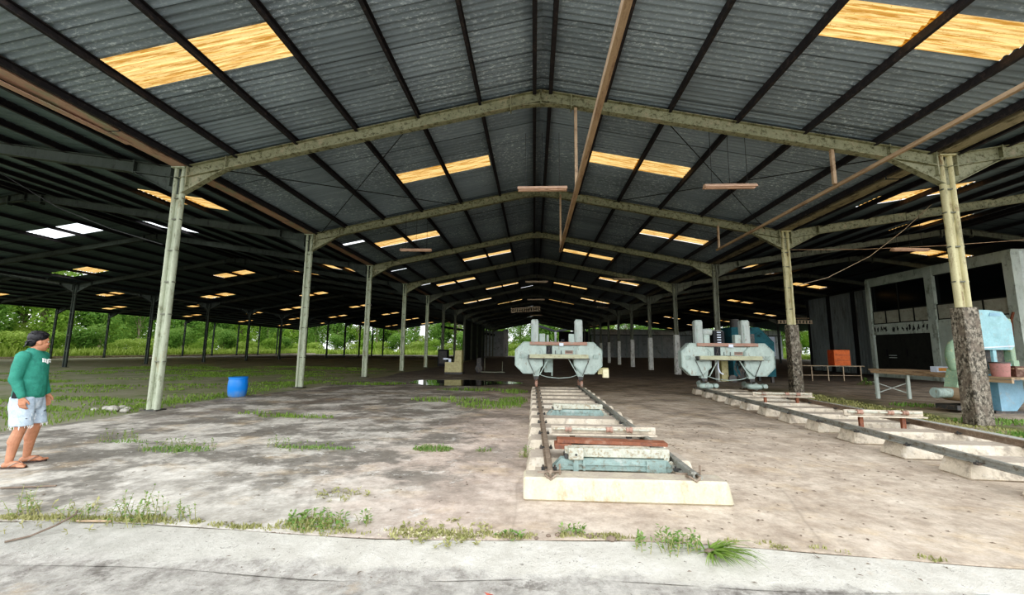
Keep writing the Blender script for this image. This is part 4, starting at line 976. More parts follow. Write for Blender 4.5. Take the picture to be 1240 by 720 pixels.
# grimy faded lettering on the band
b = MB(); r2 = random.Random(11); y = YB - .35
while y > 24.35:
    h = r2.uniform(.16, .34); wv = r2.uniform(.07, .16)
    for q in range(r2.randint(2, 3)): b.box((-.012, y - r2.uniform(0, wv), 3.02 + r2.uniform(-.1, .1)), (.012, r2.uniform(.03, .06), h * r2.uniform(.6, 1.1)), (r2.uniform(-.4, .4), 0, 0))
    if r2.random() < .5: b.box((-.012, y - wv / 2, 3.02 + r2.uniform(-.1, .1)), (.012, wv, .035))
    y -= wv + r2.uniform(.05, .2) + (.25 if r2.random() < .15 else 0)
tag(b.build('faded_lettering', M['grime'], t), kind='stuff')
b = MB(); b.tube([(-.1, YA + .35, 2.3), (-.1, YA + .30, 3.1), (-.06, YA + .2, 3.45)], .05, 8); b.build('rust_pipe', M['rust'], t)

# ------------------------------------------------------------------ far walls
def panel_wall(name, p0, p1, h, n, gap, m1, m2, z0=0, par=None):
    p0, p1 = V(*p0), V(*p1); d = (p1 - p0); L = d.length; u = d / L; a = math.atan2(u.y, u.x)
    b = MB(); c = (p0 + p1) / 2; b.box((c.x, c.y, z0 + h / 2), (L, .12, h), (0, 0, a)); o = struct(b.build(name, M[m2]))
    nrm = V(u.y, -u.x, 0)
    b = MB()
    for i in range(n):
        c = p0 + u * (L * (i + .5) / n) + nrm * .08; w_ = L / n - gap
        k = max(3, int(w_ / .25))
        for j in range(k): b.box((c.x + u.x * (j - (k - 1) / 2) * w_ / k, c.y + u.y * (j - (k - 1) / 2) * w_ / k, z0 + h / 2), (w_ / k * .8, .06, h - .1), (0, 0, a))
    b.build('sheet_panel', M[m1], o); return o
panel_wall('wall_back', (23.6, 36.5, 0), (33.6, 35.2, 0), 6.0, 5, .75, 'wall_dark', 'black')
panel_wall('wall_right', (23.6, 36.3, 0), (23.4, 28.45, 0), 6.0, 3, .45, 'wall_dark', 'black')
panel_wall('wall_far_right', (13.5, 97.6, 0), (57, 97.6, 0), 5.2, 16, .3, 'wall_conc', 'wall_dark')
b = MB(); b.box((35, 97.4, 5.9), (43.5, .1, 1.3)); struct(b.build('wall_far_upper', M['wall_pale']))
b = MB(); b.box((35, 96.9, 5.22), (43.5, .3, .14)); struct(b.build('trim_4', M['black']))
panel_wall('wall_left', (AX - .3, 77, 0), (AX - .3, 55.5, 0), 5.6, 6, 1.2, 'wall_conc', 'black')
b = MB(); b.box((-9.6, 97.8, 3.0), (4.6, .2, 6.0)); struct(b.build('wall_far_left', M['wall_conc']))
t = thing('gate_pillar', 'pale concrete gate pillar at the far end opening of the main hall', 'pillar', (-6.7, 97.5, 0)); b = MB(); b.box((0, 0, 3.2), (1.15, .6, 6.4)); b.build('shaft', M['wall_pale'], t)
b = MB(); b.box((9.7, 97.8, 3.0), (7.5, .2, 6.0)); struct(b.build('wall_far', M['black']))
t = thing('far_canopy', 'dark V-shaped canopy roof beyond the far end of the main hall', 'canopy', (5.2, 103, 0))
b = MB(); b.bar((-6.0, 0, 8.2), (.2, 0, 6.25), .3, .55, (0, 0, 1)); b.bar((.2, 0, 6.25), (7.0, 0, 7.4), .3, .55, (0, 0, 1)); b.build('beam', M['black'], t)
b = MB(); b.box((.2, 0, 3.0), (.5, .5, 6.2)); b.build('post', M['wall_conc'], t)
t = thing('far_canopy', 'dark tie beam under the far gable of the left side bay', 'canopy', (-16, 97.8, 0))
b = MB(); b.bar((-6.5, 0, 7.0), (6.6, 0, 5.0), .3, .5); b.build('beam', M['black'], t)
# ------------------------------------------------------------------ vegetation
def crown(seed, n, rx, ry, rz_, zc, leaf, lobes=9, flat=.5):
    r2 = random.Random(seed); vs = []; fs = []
    L = []
    for i in range(lobes):
        a = r2.uniform(0, 2 * PI); h = r2.uniform(-.75, .8); q = math.sqrt(max(.05, 1 - h * h)) * r2.uniform(.3, .8)
        L.append((math.cos(a) * q * rx * .8, math.sin(a) * q * ry * .8, zc + h * rz_ * .75, r2.uniform(.32, .52)))
    for i in range(n):
        cx, cy, cz, s = r2.choice(L)
        d = V(r2.gauss(0, 1), r2.gauss(0, 1), r2.gauss(0, 1)).normalized() * (r2.uniform(.72, 1.02))
        p = V(cx + d.x * rx * s, cy + d.y * ry * s, max(.1, cz + d.z * rz_ * s))
        nn = (d + V(r2.gauss(0, .5), r2.gauss(0, .5), r2.gauss(0, .5) + .3)).normalized()
        x = nn.orthogonal().normalized(); x.rotate(Matrix.Rotation(r2.uniform(0, 6.28), 3, nn)); y = nn.cross(x)
        a_, b_ = leaf * r2.uniform(.6, 1.25), leaf * r2.uniform(.3, .55); k = len(vs)
        vs += [p - x * a_ * .5, p + y * b_ * .5, p + x * a_ * .5 + nn * a_ * -.1, p - y * b_ * .5]; fs.append((k, k + 1, k + 2, k + 3))
    b = MB(); b.add(vs, fs); return b, L
def tree(kind, seed, n, rx, rz_, zc, leaf, mat, trunk=True, lobes=9):
    t = thing('tree' if trunk else 'bush', 'x', 'tree' if trunk else 'bush')
    b, L = crown(seed, n, rx, rx, rz_, zc, leaf, lobes); b.build('foliage', M[mat], t, fixn=False)
    tb = MB(); h = zc if trunk else zc * .5; tb.tube([(0, 0, 0), (.08, .05, h * .5), (-.05, .1, h)], [.22 if trunk else .08, .17 if trunk else .06, .10 if trunk else .04], 8)
    for l in L[:6]: tb.tube([(0, .05, h * .55), (l[0] * .5, l[1] * .5, (h * .6 + l[2]) / 2 + .2), (l[0], l[1], l[2])], [.09 if trunk else .04, .05, .02], 5)
    tb.build('trunk', M['bark'], t); return t
TP = [tree('a', 1, 5200, 4.6, 4.6, 6.3, .50, 'leaf_b'), tree('b', 2, 5200, 4.2, 5.4, 7.6, .46, 'leaf_a'), tree('c', 3, 3600, 2.6, 6.0, 7.6, .40, 'leaf_b'),
      tree('d', 4, 4200, 3.2, 2.3, 2.0, .34, 'leaf_a', False), tree('e', 5, 4200, 3.4, 1.7, 1.5, .32, 'leaf_c', False), tree('f', 6, 4200, 3.0, 3.0, 2.8, .34, 'leaf_b', False, 12)]
TU = set(); rt = random.Random(21)
def put(i, x, y, s, label, grp):
    pr = TP[i]; z = -.05
    if i not in TU: TU.add(i); o = pr
    else: o = dup(pr)
    o.location = (x, y, z); o.rotation_euler = (0, 0, rt.uniform(0, 6.28)); o.scale = (s, s, s * rt.uniform(.9, 1.12)); o['label'] = label; o['group'] = grp
kn = ['broad green tree', 'light green rounded tree', 'slender tall tree', 'bright green bush', 'yellow-green low bush', 'dense rounded bush']
def row(items, where, grp):
    for n, (i, x, y, s) in enumerate(items):
        put(i, x, y, s, '%s %s, %s from the left' % (kn[i], where, ORD[n] if n < 18 else 'farther'), grp)
L1 = []; y = 38
for n in range(15):
    L1.append(([3, 5, 4, 3, 5, 4, 4, 5][n % 8], -63.5 - rt.uniform(0, 2.5), y, rt.uniform(.85, 1.15))); y += 4.2 + n * .22
row(L1, 'just outside the open left side', 'bushes outside the left side')
L2 = []; y = 40
for n in range(13):
    L2.append(([0, 1, 2, 1, 0, 2, 0][n % 7], -74 - rt.uniform(0, 4), y, rt.uniform(.95, 1.25))); y += 6.0 + n * .5
row(L2, 'behind the bushes on the left side', 'trees outside the left side')
L3 = []; 
for n in range(17): L3.append(([1, 0, 2][n % 3], -90 - rt.uniform(0, 5), 42 + n * 7.2, rt.uniform(1.5, 1.9)))
row(L3, 'far back beyond the left side', 'far trees outside the left side')
L4 = []; x = -56
for n in range(16): L4.append(([5, 4, 3, 4][n % 4], x, 112 + rt.uniform(-1, 2.5), rt.uniform(.9, 1.2))); x += 4.6
row(L4, 'in the strip beyond the far end', 'bushes beyond the far end')
L5 = []; x = -66
for n in range(17): L5.append(([2, 0, 1, 2, 1][n % 5], x, 122 + rt.uniform(-3, 4), rt.uniform(1.2, 1.5))); x += 6.2
row(L5, 'behind the bushes beyond the far end', 'trees beyond the far end')
L6 = []; x = 20
for n in range(8): L6.append(([1, 3, 0, 3, 1][n % 5], 20 + n * 6.5, 113 + rt.uniform(-1, 3), 1.1 if n % 2 == 0 else 1.5))
row(L6, 'beyond the far right gable', 'trees beyond the far right end')
L7 = [([1, 5, 0, 3, 1, 5, 0, 2, 3][n], 63 + (n % 3) * 7, 88 + n * 6, 1.0 + .25 * (n % 3)) for n in range(9)]
row(L7, 'outside the right end of the shed', 'trees outside the right side')
L8 = [([3, 5, 4][n % 3], -85 - rt.uniform(0, 3), 50 + n * 8.5, rt.uniform(1.7, 2.1)) for n in range(13)]
row(L8, 'under the far trees on the left side', 'undergrowth outside the left side')
L9 = [([5, 3, 5, 4][n % 4], -62 + n * 8.2, 131 + rt.uniform(-1, 2), rt.uniform(1.8, 2.2)) for n in range(13)]
row(L9, 'under the trees beyond the far end', 'undergrowth beyond the far end')
# wooded slope closing the horizon
def hillz(x, y, i, j):
    return (x, y, 0)
def blades(name, spots, mat, hmin, hmax, w, seed, label, cat, leafy=0.0, bend=.35, z=0.0, kind='stuff', grp=None):
    """spots: list of (x, y, count, radius x, radius y)"""
    r2 = random.Random(seed); vs = []; fs = []
    for (cx, cy, n, rx, ry) in spots:
        for i in range(n):
            a = r2.uniform(0, 2 * PI); q = math.sqrt(r2.random()); x = cx + math.cos(a) * q * rx; y = cy + math.sin(a) * q * ry
            h = r2.uniform(hmin, hmax) * (1.15 - .5 * q); t_ = r2.uniform(0, 2 * PI); dx, dy = math.cos(t_), math.sin(t_); ww = w * r2.uniform(.6, 1.3); k = len(vs)
            if any(abs(x - qx) < .25 and abs(y - qy) < .22 for qx in (AX, RXC) for qy in FR[:3]): continue
            b_ = bend * h * r2.uniform(.2, 1.6); px, py = -dy, dx
            vs += [(x - px * ww / 2, y - py * ww / 2, z), (x + px * ww / 2, y + py * ww / 2, z), (x + dx * b_ * .4 + px * ww * .4, y + dy * b_ * .4 + py * ww * .4, z + h * .6), (x + dx * b_ * .4 - px * ww * .4, y + dy * b_ * .4 - py * ww * .4, z + h * .6), (x + dx * b_, y + dy * b_, z + h)]
            fs += [(k, k + 1, k + 2, k + 3), (k + 3, k + 2, k + 4)]
    b = MB(); b.add(vs, fs); o = b.build(name, M[mat], fixn=False); return tag(o, label, cat, grp, kind)
blades('tall_grass', [(-61.5, 36 + i * 3, 420, 1.6, 2.2) for i in range(33)], 'grass_far', .6, 1.7, .14, 1, 'tall yellow-green grass along the open left side', 'grass')
blades('tall_grass', [(61.5, 80 + i * 3, 300, 1.6, 2.0) for i in range(14)], 'grass_far', .6, 1.7, .14, 12, 'tall grass outside the far right side', 'grass')
blades('tall_grass', [(-58 + i * 3.1, 108.5, 300, 2.2, 1.3) for i in range(38)], 'grass_far', .6, 1.8, .16, 2, 'tall bright grass beyond the far end of the hall', 'grass')
r3 = random.Random(9); sp = []
for i in range(420):
    x = r3.uniform(-30, -9.8); y = r3.uniform(6.5, 34)
    if mathutils.noise.noise(V(x * .16, y * .35, 3)) > -.05 and x < -9.6 - (1.2 if y < 9.5 else 0): sp.append((x, y, 90, r3.uniform(.5, 1.7), r3.uniform(.25, .6)))
blades('aisle_grass', sp, 'grass', .03, .11, .035, 3, 'patchy grass growing over the earth floor of the left side bay', 'grass', z=-.03)
blades('edge_grass', [(-9.9 - .12 * abs(math.sin(i)), 6.4 + i * .45, 60, .55, .4) for i in range(26)], 'grass', .04, .14, .022, 4, 'grass fringe along the broken edge of the hall slab', 'grass', z=-.03)
blades('floor_grass', [(-1.2, 11.3, 400, .9, .7), (-.6, 12.3, 260, .45, .9), (-2.5, 12.3, 320, 1.2, .5), (-2.3, 15.4, 260, 1.4, .4), (-.7, 15, 200, .5, .6)], 'grass', .05, .16, .025, 5, 'bright grass growing on the hall floor left of the centre track', 'grass')
blades('floor_grass', [(-7.4, 17.3, 300, 1.3, .5), (-6.2, 17.6, 150, .7, .4)], 'grass', .05, .15, .03, 6, 'grass patch at the foot of the third left column', 'grass')
blades('floor_grass', [(-5.6, 9.0, 130, .5, .2), (-4.9, 8.9, 120, .6, .12), (-6.4, 9.3, 60, .4, .15)], 'grass', .04, .13, .02, 7, 'thin grass strip on the slab between barrel and grass patch', 'grass')
blades('moss_strip', [(8.5 + .05 * i + (i % 2) * .5, 7.6 + i * .45, 130, .45, .4) for i in range(20)], 'dryweed', .02, .07, .03, 8, 'mossy growth on the strip right of the right-hand track', 'moss')
blades('moss_strip', [(10.2, 9.9, 240, .9, .45), (11.0, 12.7, 130, .7, .4), (9.1, 8.3, 150, .6, .2)], 'weed', .04, .13, .03, 9, 'low green weeds around the foot of the stained column base', 'weeds')
def weed(label, x, y, r, h, nst, seed, mat='weed', leaf=.035, name='weed', grp='weeds in the slab joints', z=0):
    r2 = random.Random(seed); t = thing(name, label, 'weed', (x, y, z), 0, grp); st = MB(); lv = []; lf = []
    for i in range(nst):
        a = r2.uniform(0, 6.28); q = math.sqrt(r2.random()) * r; bx, by = math.cos(a) * q, math.sin(a) * q * .6
        hh = h * r2.uniform(.35, 1) * (1.1 - .5 * q / r); tx, ty = bx + r2.gauss(0, .22) * hh, by + r2.gauss(0, .22) * hh
        pts = [V(bx, by, 0), V((bx + tx) / 2, (by + ty) / 2, hh * .55), V(tx, ty, hh)]; st.tube(pts, [.0035, .0028, .0015], 4)
        for j in range(max(4, int(hh / .016))):
            f = (j + 1) / max(4, int(hh / .016)); p = pts[0].lerp(pts[1], f * 2) if f < .5 else pts[1].lerp(pts[2], f * 2 - 1)
            d = V(r2.gauss(0, 1), r2.gauss(0, 1), r2.uniform(-.1, .8)).normalized(); s = d.cross(V(0, 0, 1)).normalized(); l = leaf * r2.uniform(.6, 1.3); k = len(lv)
            lv += [p, p + d * l * .5 + s * l * .26, p + d * l, p + d * l * .5 - s * l * .26]; lf.append((k, k + 1, k + 2, k + 3))
    tag(st.build('stems', M['dryweed'], t), kind='stuff'); b = MB(); b.add(lv, lf); tag(b.build('leaves', M[mat], t, fixn=False), kind='stuff'); return t
W = [('feathery green weed at the slab joint in the lower left corner', -4.55, 3.62, .14, .30, 16, 'weed'), ('small weed left of the tall feathery clump at the slab joint', -4.0, 3.6, .20, .20, 16, 'weed'),
     ('tall feathery weed clump at the slab joint left of the mossy mound', -3.45, 3.6, .26, .30, 34, 'weed'), ('slim feathery weed right of the tall clump at the slab joint', -3.05, 3.66, .12, .26, 12, 'weed'),
     ('low yellowish weed mat at the slab joint', -4.15, 3.56, .6, .07, 40, 'dryweed'), ('mossy weed mound at the slab joint below the dark stain', -1.85, 3.62, .30, .13, 60, 'weed'),
     ('thin dry weed trailing back from the mossy mound', -1.95, 4.3, .28, .08, 26, 'dryweed'), ('small twiggy weed right of the mossy mound', -1.45, 3.66, .08, .16, 7, 'weed'),
     ('spreading weed patch on the slab in front of the first left column', -5.25, 6.0, .55, .17, 46, 'weed'), ('weed sprig at the left tip of the spreading patch', -6.7, 6.45, .35, .22, 20, 'weed'),
     ('small weed tuft with a trailing strip on the stained slab', -3.9, 6.3, .18, .20, 14, 'weed'), ('long low weed strip on the stained slab', -3.3, 6.25, .60, .06, 40, 'weed'),
     ('bright low weed patch left of the centre track', -1.52, 6.35, .32, .07, 60, 'weed'), ('tiny weed beside the bright patch left of the centre track', -.75, 6.3, .12, .06, 14, 'weed'),
     ('creeping weed climbing the left side of the centre track', -.12, 6.0, .10, .22, 10, 'weed'), ('small spiky grass tuft at the slab joint before the end block', .32, 3.62, .10, .10, 14, 'weed'),
     ('dry litter and weeds along the joint left of the end block', -.75, 3.56, .45, .035, 60, 'dryweed'), ('weed sprout at the joint centre', -.18, 3.5, .10, .09, 12, 'weed'),
     ('bushy white-flecked weed on the white kerb', 1.02, 3.42, .27, .17, 42, 'weed'), ('small green plant on the dark floor below the orange crate', 15.6, 20.5, .4, .3, 16, 'weed')]
for n, (l, x, y, r, h, ns, m_) in enumerate(W): weed(l, x, y, r, h, ns, 100 + n, m_, leaf=.03 if 'feathery' in l else .04 if n < 19 else .12)
jt = []; r4 = random.Random(77)
for i in range(150):
    x = r4.uniform(-5.2, .75) if i < 135 else r4.uniform(.75, 4); n_ = mathutils.noise.noise(V(x * 1.3, 4, 0))
    if n_ > -.12 or i % 5 == 0: jt.append((x, edge_y(x) + .02 + r4.uniform(-.02, .05), 22 if n_ > 0 else 9, .07, .035))
blades('joint_moss', jt, 'dryweed', .008, .04, .012, 31, 'mossy fringe growing out of the joint between slab and kerb', 'moss')
blades('joint_moss', [(-1.9, 3.62, 500, .32, .13), (-4.0, 3.58, 350, .75, .06), (-3.4, 3.62, 200, .25, .08), (-.75, 3.56, 260, .5, .04)], 'dryweed', .01, .05, .012, 32, 'matted yellowish moss cushions beside the joint on the left', 'moss')
blades('slab_moss', [(-5.25, 6.0, 400, .55, .2), (-3.3, 6.25, 300, .6, .08), (-1.52, 6.35, 380, .32, .16), (-6.5, 6.4, 120, .4, .1)], 'weed', .01, .06, .014, 33, 'short bright green growth in the patches on the stained slab', 'moss')
r5 = random.Random(41); b = MB()
for i in range(520):
    x = r5.gauss(-.78, .22); y = edge_y(x) + .07 + r5.gauss(0, .035); s = r5.uniform(.004, .011); a = r5.uniform(0, 6.28); dx, dy = math.cos(a) * s, math.sin(a) * s; h = r5.uniform(.001, .008)
    b.add([(x - dx, y - dy, h), (x + dy * .5, y - dx * .5, h + s * .4), (x + dx, y + dy, h + s * .2), (x - dy * .5, y + dx * .5, h)], [(0, 1, 2, 3)])
tag(b.build('wood_chips', M['cream'], fixn=False), 'pale wood chips scattered along the joint left of the end block', 'wood chips', kind='stuff')
# long-bladed grass plant
t = thing('grass_plant', 'long-bladed grass plant leaning over the white kerb', 'plant', (1.33, 3.36, 0)); r2 = random.Random(3); b = MB()
for i in range(95):
    a = r2.gauss(-.35, 1.0); L = r2.uniform(.12, .36) * (1.2 if abs(a + .35) < .6 else .8); dx, dy = math.cos(a), math.sin(a); up = r2.uniform(.25, 1.0); w_ = .006
    pts = [V(0, 0, .01) + V(r2.gauss(0, .02), r2.gauss(0, .02), 0)]
    for s in (.35, .7, 1.0): pts.append(pts[0] + V(dx * L * s, dy * L * s, L * up * (s * .8 - s * s * .72)))
    px = V(-dy, dx, 0) * w_; vs = []
    for q, p in enumerate(pts): k = (1, 1, .7, .1)[q]; vs += [p - px * k, p + px * k]
    b.add(vs, [(0, 1, 3, 2), (2, 3, 5, 4), (4, 5, 7, 6)])
b.build('blades', M['grass'], t, fixn=False)
b = MB(); b.ell((0, 0, .012), (.05, .04, .02), 10, 6); b.build('crown', M['twig'], t)
# rubble by the first left column, stones, leaves, twig
r2 = random.Random(8)
for i, (x, y, s) in enumerate([(-10.0, 9.45, .14), (-10.25, 9.55, .12), (-9.8, 9.6, .09), (-9.55, 9.3, .10), (-10.45, 9.45, .08), (-10.1, 9.75, .1)]):
    b = MB(); b.ell((0, 0, 0), (s, s * .8, s * .55), 9, 6); b.v = [tuple(V(*v) * (1 + .25 * mathutils.noise.noise(V(*v) * 9 + V(i, 0, 0)))) for v in b.v]
    o = b.build('rubble_stone', M['stone']); o.location = (x, y, s * .4 - .02); tag(o, 'pale rubble stone in the little heap left of the first column', 'stone', 'rubble beside the first left column')
for i, (x, y, s) in enumerate([(.45, 3.56, .028), (.52, 3.58, .022), (.62, 3.52, .035), (.12, 3.55, .02), (.20, 3.57, .025), (.02, 3.5, .018)]):
    b = MB(); b.ell((0, 0, 0), (s, s * .9, s * .6), 8, 5); b.v = [tuple(V(*v) * (1 + .3 * mathutils.noise.noise(V(*v) * 40 + V(i, 0, 0)))) for v in b.v]
    o = b.build('clod', M['twig']); o.location = (x, y, s * .35); tag(o, 'dark earth clod at the slab joint before the cream end block', 'clod', 'earth clods at the joint')
r2 = random.Random(12); b = MB()
for i in range(1500):
    x = r2.uniform(1.2, 9) if i < 700 else r2.uniform(-5, 3); y = (r2.uniform(3.4, 9) if i < 700 else r2.uniform(2.1, 9) if i < 1000 else edge_y(x) + r2.gauss(.03, .05)); s = r2.uniform(.006, .018) * (1 + y * .1); a = r2.uniform(0, 6.28)
    if -.2 < x < 2.05 and y > 4.2: continue
    zz = .003 if y > 3.6 else (-.01 if y > 3.05 else -.035)
    dx, dy = math.cos(a) * s, math.sin(a) * s; b.add([(x - dx, y - dy, zz), (x + dy * .4, y - dx * .4, zz + s * .3), (x + dx, y + dy, zz + .002), (x - dy * .4, y + dx * .4, zz + s * .2)], [(0, 1, 2, 3)])
tag(b.build('leaf_litter', M['twig'], fixn=False), 'scattered bark flakes and dead leaf bits on the concrete', 'litter', kind='stuff')
for i, (x, y, m_, l) in enumerate([(-.28, 2.78, 'redleaf', 'curled reddish leaf on the rough apron below the joint'), (-.12, 2.72, 'twig', 'curled brown leaf right of the reddish leaf'), (2.1, 3.35, 'twig', 'curled brown leaf on the kerb right of the grass plant')]):
    b = MB(); b.add([(-.035, 0, .012), (0, -.013, 0), (.035, 0, .014), (0, .013, .004), (0, 0, -.002)], [(0, 1, 4), (1, 2, 4), (2, 3, 4), (3, 0, 4)]); o = b.build('fallen_leaf', M[m_], fixn=False); o.location = (x, y, -.035 if y < 3 else .0); o.rotation_euler = (0, 0, i * 1.3 - .4); tag(o, l, 'leaf')
rod([(-4.02, 3.60, .06), (-3.92, 3.50, .07), (-3.92, 3.36, .04), (-4.0, 3.25, .0), (-4.1, 3.17, -.01)], .008, 'bent_wire', 'bent dark wire lying over the kerb in the lower left', 'wire', M['twig'])
rod([(-3.92, 3.52, .012), (-3.62, 3.53, .015)], .009, 'bamboo_stick', 'pale thin stick lying along the joint in the lower left', 'stick', M['wood'])
rod([(-5.6, 4.22, .015), (-5.1, 4.32, .02)], .01, 'dry_stick', 'dark stick on the slab at the left edge below the man', 'stick', M['twig'])

# ------------------------------------------------------------------ the man
def cap(b, p0, p1, r0, r1, n=14, ky=1.0):
    p0, p1 = V(*p0), V(*p1); N_ = 7; pts = []; rs = []
    d = (p1 - p0); L = max(d.length, 1e-4); u = d / L
    for i in range(4): a = PI / 2 * (1 - i / 4); pts.append(p0 - u * r0 * math.sin(a)); rs.append(max(.0008, r0 * math.cos(a)))
    pts.append(p0); rs.append(r0); pts.append(p0.lerp(p1, .5)); rs.append((r0 + r1) / 2); pts.append(p1); rs.append(r1)
    for i in range(1, 5): a = PI / 2 * i / 4; pts.append(p1 + u * r1 * math.sin(a)); rs.append(max(.0008, r1 * math.cos(a)))
    b.tube(pts, rs, n)
def loft(b, secs, n=22):
    vs = []; 
    for (cx, cy, z, rx, ry) in secs:
        for i in range(n):
            a = 2 * PI * i / n; vs.append((cx + rx * math.cos(a), cy + ry * math.sin(a), z))
    fs = [(j * n + i, j * n + (i + 1) % n, (j + 1) * n + (i + 1) % n, (j + 1) * n + i) for j in range(len(secs) - 1) for i in range(n)]
    fs += [tuple(range(n))[::-1], tuple(range(n * (len(secs) - 1), n * len(secs)))]
    b.add(vs, fs, True)
def fuse(b, name, mat, parent, vox, smooth=3, disp=None):
    me = bpy.data.meshes.new(name); me.from_pydata(b.v, [], b.f); me.update()
    bm = bmesh.new(); bm.from_mesh(me); bmesh.ops.recalc_face_normals(bm, faces=bm.faces); bm.to_mesh(me); bm.free()
    o = bpy.data.objects.new(name, me); C.objects.link(o)
    m = o.modifiers.new('r', 'REMESH'); m.mode = 'VOXEL'; m.voxel_size = vox
    if smooth: s = o.modifiers.new('s', 'SMOOTH'); s.factor = .5; s.iterations = smooth
    dg = bpy.context.evaluated_depsgraph_get(); me2 = bpy.data.meshes.new_from_object(o.evaluated_get(dg)); o.modifiers.clear(); o.data = me2
    if disp:
        for v in me2.vertices: v.co += disp(v.co, v.normal)
    me2.polygons.foreach_set('use_smooth', [True] * len(me2.polygons)); me2.materials.clear(); me2.materials.append(mat); o.parent = parent; KIDS.setdefault(parent.name, []).append(o); return o
P = thing('person', 'man in a green long-sleeved sweater and torn light denim shorts looking away right', 'person', (-6.50, 5.03, 0), R(24))
b = MB()
HY = R(38)      # head turned to his left
HR = Matrix.Rotation(HY, 3, 'Z') @ Matrix.Rotation(R(4), 3, 'Y'); HC = V(.035, .0, 1.545)
def h_(x, y, z): return tuple(HC + HR @ V(x, y, z))
# legs: right (near the camera) slightly back, left a little forward
legs = {-1: dict(hip=(-.0, -.095, .88), knee=(.035, -.11, .475), ank=(-.015, -.125, .085), a=R(-8)), 1: dict(hip=(.0, .095, .88), knee=(.055, .115, .475), ank=(-.005, .15, .085), a=R(10))}
for s, l in legs.items():
    k = V(*l['knee']); a = V(*l['ank']); cap(b, l['hip'], k, .088, .058); cap(b, k, k.lerp(a, .4) + V(-.018, 0, 0), .055, .060); cap(b, k.lerp(a, .35) + V(-.015, 0, 0), a, .056, .036)
    c, n_ = math.cos(l['a']), math.sin(l['a'])
    def f_(x, y, z): return (a.x + c * x - n_ * y, a.y + n_ * x + c * y, z)
    cap(b, f_(-.03, 0, .045), f_(.07, 0, .055), .036, .034); cap(b, f_(.05, 0, .045), f_(.125, 0, .036), .036, .028)
    for i in range(5):
        yy = (-.034 + i * .017) * (1 if s > 0 else -1) * -1; ln = (.195, .188, .180, .170, .158)[i] if True else 0
        cap(b, f_(.12, yy, .032), f_(ln - .012, yy * 1.1, .026), .0125 if i else .016, .010 if i else .014, 8)
# torso core, neck
loft(b, [(0, 0, .84, .10, .15), (0, 0, .95, .10, .15), (.01, 0, 1.1, .095, .14), (0, 0, 1.3, .10, .145), (-.01, 0, 1.38, .07, .12), (-.01, 0, 1.43, .05, .08)])
cap(b, (-.012, 0, 1.36), (.018, 0, 1.50), .062, .055)
# arms + hands
arms = {-1: dict(sh=(-.015, -.165, 1.35), el=(-.035, -.205, 1.09), wr=(.05, -.20, .86), th=1), 1: dict(sh=(-.015, .165, 1.35), el=(-.01, .205, 1.09), wr=(.085, .185, .87), th=-1)}
def hand(b, wr, dirv, palm_n, side):
    """palm + five bent fingers; dirv down the hand, palm_n out of the palm, side = thumb side"""
    w_ = V(*wr); d = V(*dirv).normalized(); pn = V(*palm_n).normalized(); sd = V(*side).normalized()
    for i in range(4): q = (-.027 + i * .018); cap(b, w_ + sd * q * .6 + d * .01, w_ + sd * q + d * .085, .0165, .0135, 8)
    for i, ln in enumerate((.060, .072, .078, .070)):
        q = -.029 + i * .0195; base = w_ + sd * q + d * .088; m_ = base + d * ln * .52 + pn * .010; e = m_ + d * ln * .30 + pn * .026
        cap(b, base, m_, .0092, .0088, 8); cap(b, m_, e, .0088, .0072, 8)
    t0 = w_ + sd * .026 + d * .025; t1 = t0 + sd * .026 + d * .034 + pn * .012; t2_ = t1 + d * .030 + sd * .004 + pn * .008
    cap(b, t0, t1, .015, .012, 8); cap(b, t1, t2_, .011, .009, 8)
for s, a in arms.items():
    cap(b, a['sh'], a['el'], .042, .038); cap(b, a['el'], a['wr'], .041, .027); cap(b, a['wr'], V(*a['wr']) + V(.012, 0, -.02), .026, .024)
    hand(b, a['wr'], (.16, 0, -1), (.15, -s, -.05), (1, s * .15, .1))
# head
b.ell(h_(-.012, 0, .03), (.088, .074, .098), 20, 14, (0, 0, HY)); b.ell(h_(.018, 0, -.035), (.066, .058, .072), 18, 12, (0, 0, HY)); b.ell(h_(.05, 0, -.085), (.028, .032, .024), 12, 8, (0, 0, HY))
b.ell(h_(.062, .028, -.02), (.02, .022, .02), 10, 8, (0, 0, HY)); b.ell(h_(.062, -.028, -.02), (.02, .022, .02), 10, 8, (0, 0, HY)); b.ell(h_(.066, 0, .035), (.014, .048, .012), 12, 8, (0, 0, HY))
cap(b, h_(.072, 0, .015), h_(.084, 0, -.016), .008, .011, 8); b.ell(h_(.076, .011, -.02), (.010, .008, .008), 8, 6); b.ell(h_(.076, -.011, -.02), (.010, .008, .008), 8, 6); b.ell(h_(.076, 0, -.052), (.012, .024, .012), 10, 8, (0, 0, HY))
for s in (-1, 1): b.ell(h_(-.012, s * .076, -.005), (.020, .009, .032), 12, 8, (0, R(-10), HY + s * R(12)))
fuse(b, 'body', M['skin'], P, .0056, 2)
for s in (-1, 1):
    e = MB(); e.ell(h_(.0665, s * .029, .012), (.009, .011, .007), 12, 8, (0, 0, HY)); eo = e.build('eye', M['eye'], P)
    e = MB(); e.ell(h_(.0735, s * .029, .012), (.003, .005, .005), 10, 6, (0, 0, HY)); e.build('iris', M['iris'], eo)
    e = MB(); e.tube([h_(.082, s * .012, .034), h_(.082, s * .030, .040), h_(.070, s * .048, .034)], [.003, .004, .002], 6); e.build('eyebrow', M['hair'], P)
e = MB(); e.tube([h_(.076, -.022, -.054), h_(.089, 0, -.050), h_(.076, .022, -.054)], [.002, .005, .002], 6); e.tube([h_(.076, -.018, -.059), h_(.088, 0, -.060), h_(.076, .018, -.059)], [.002, .006, .002], 6); e.build('lips', M['lip'], P)
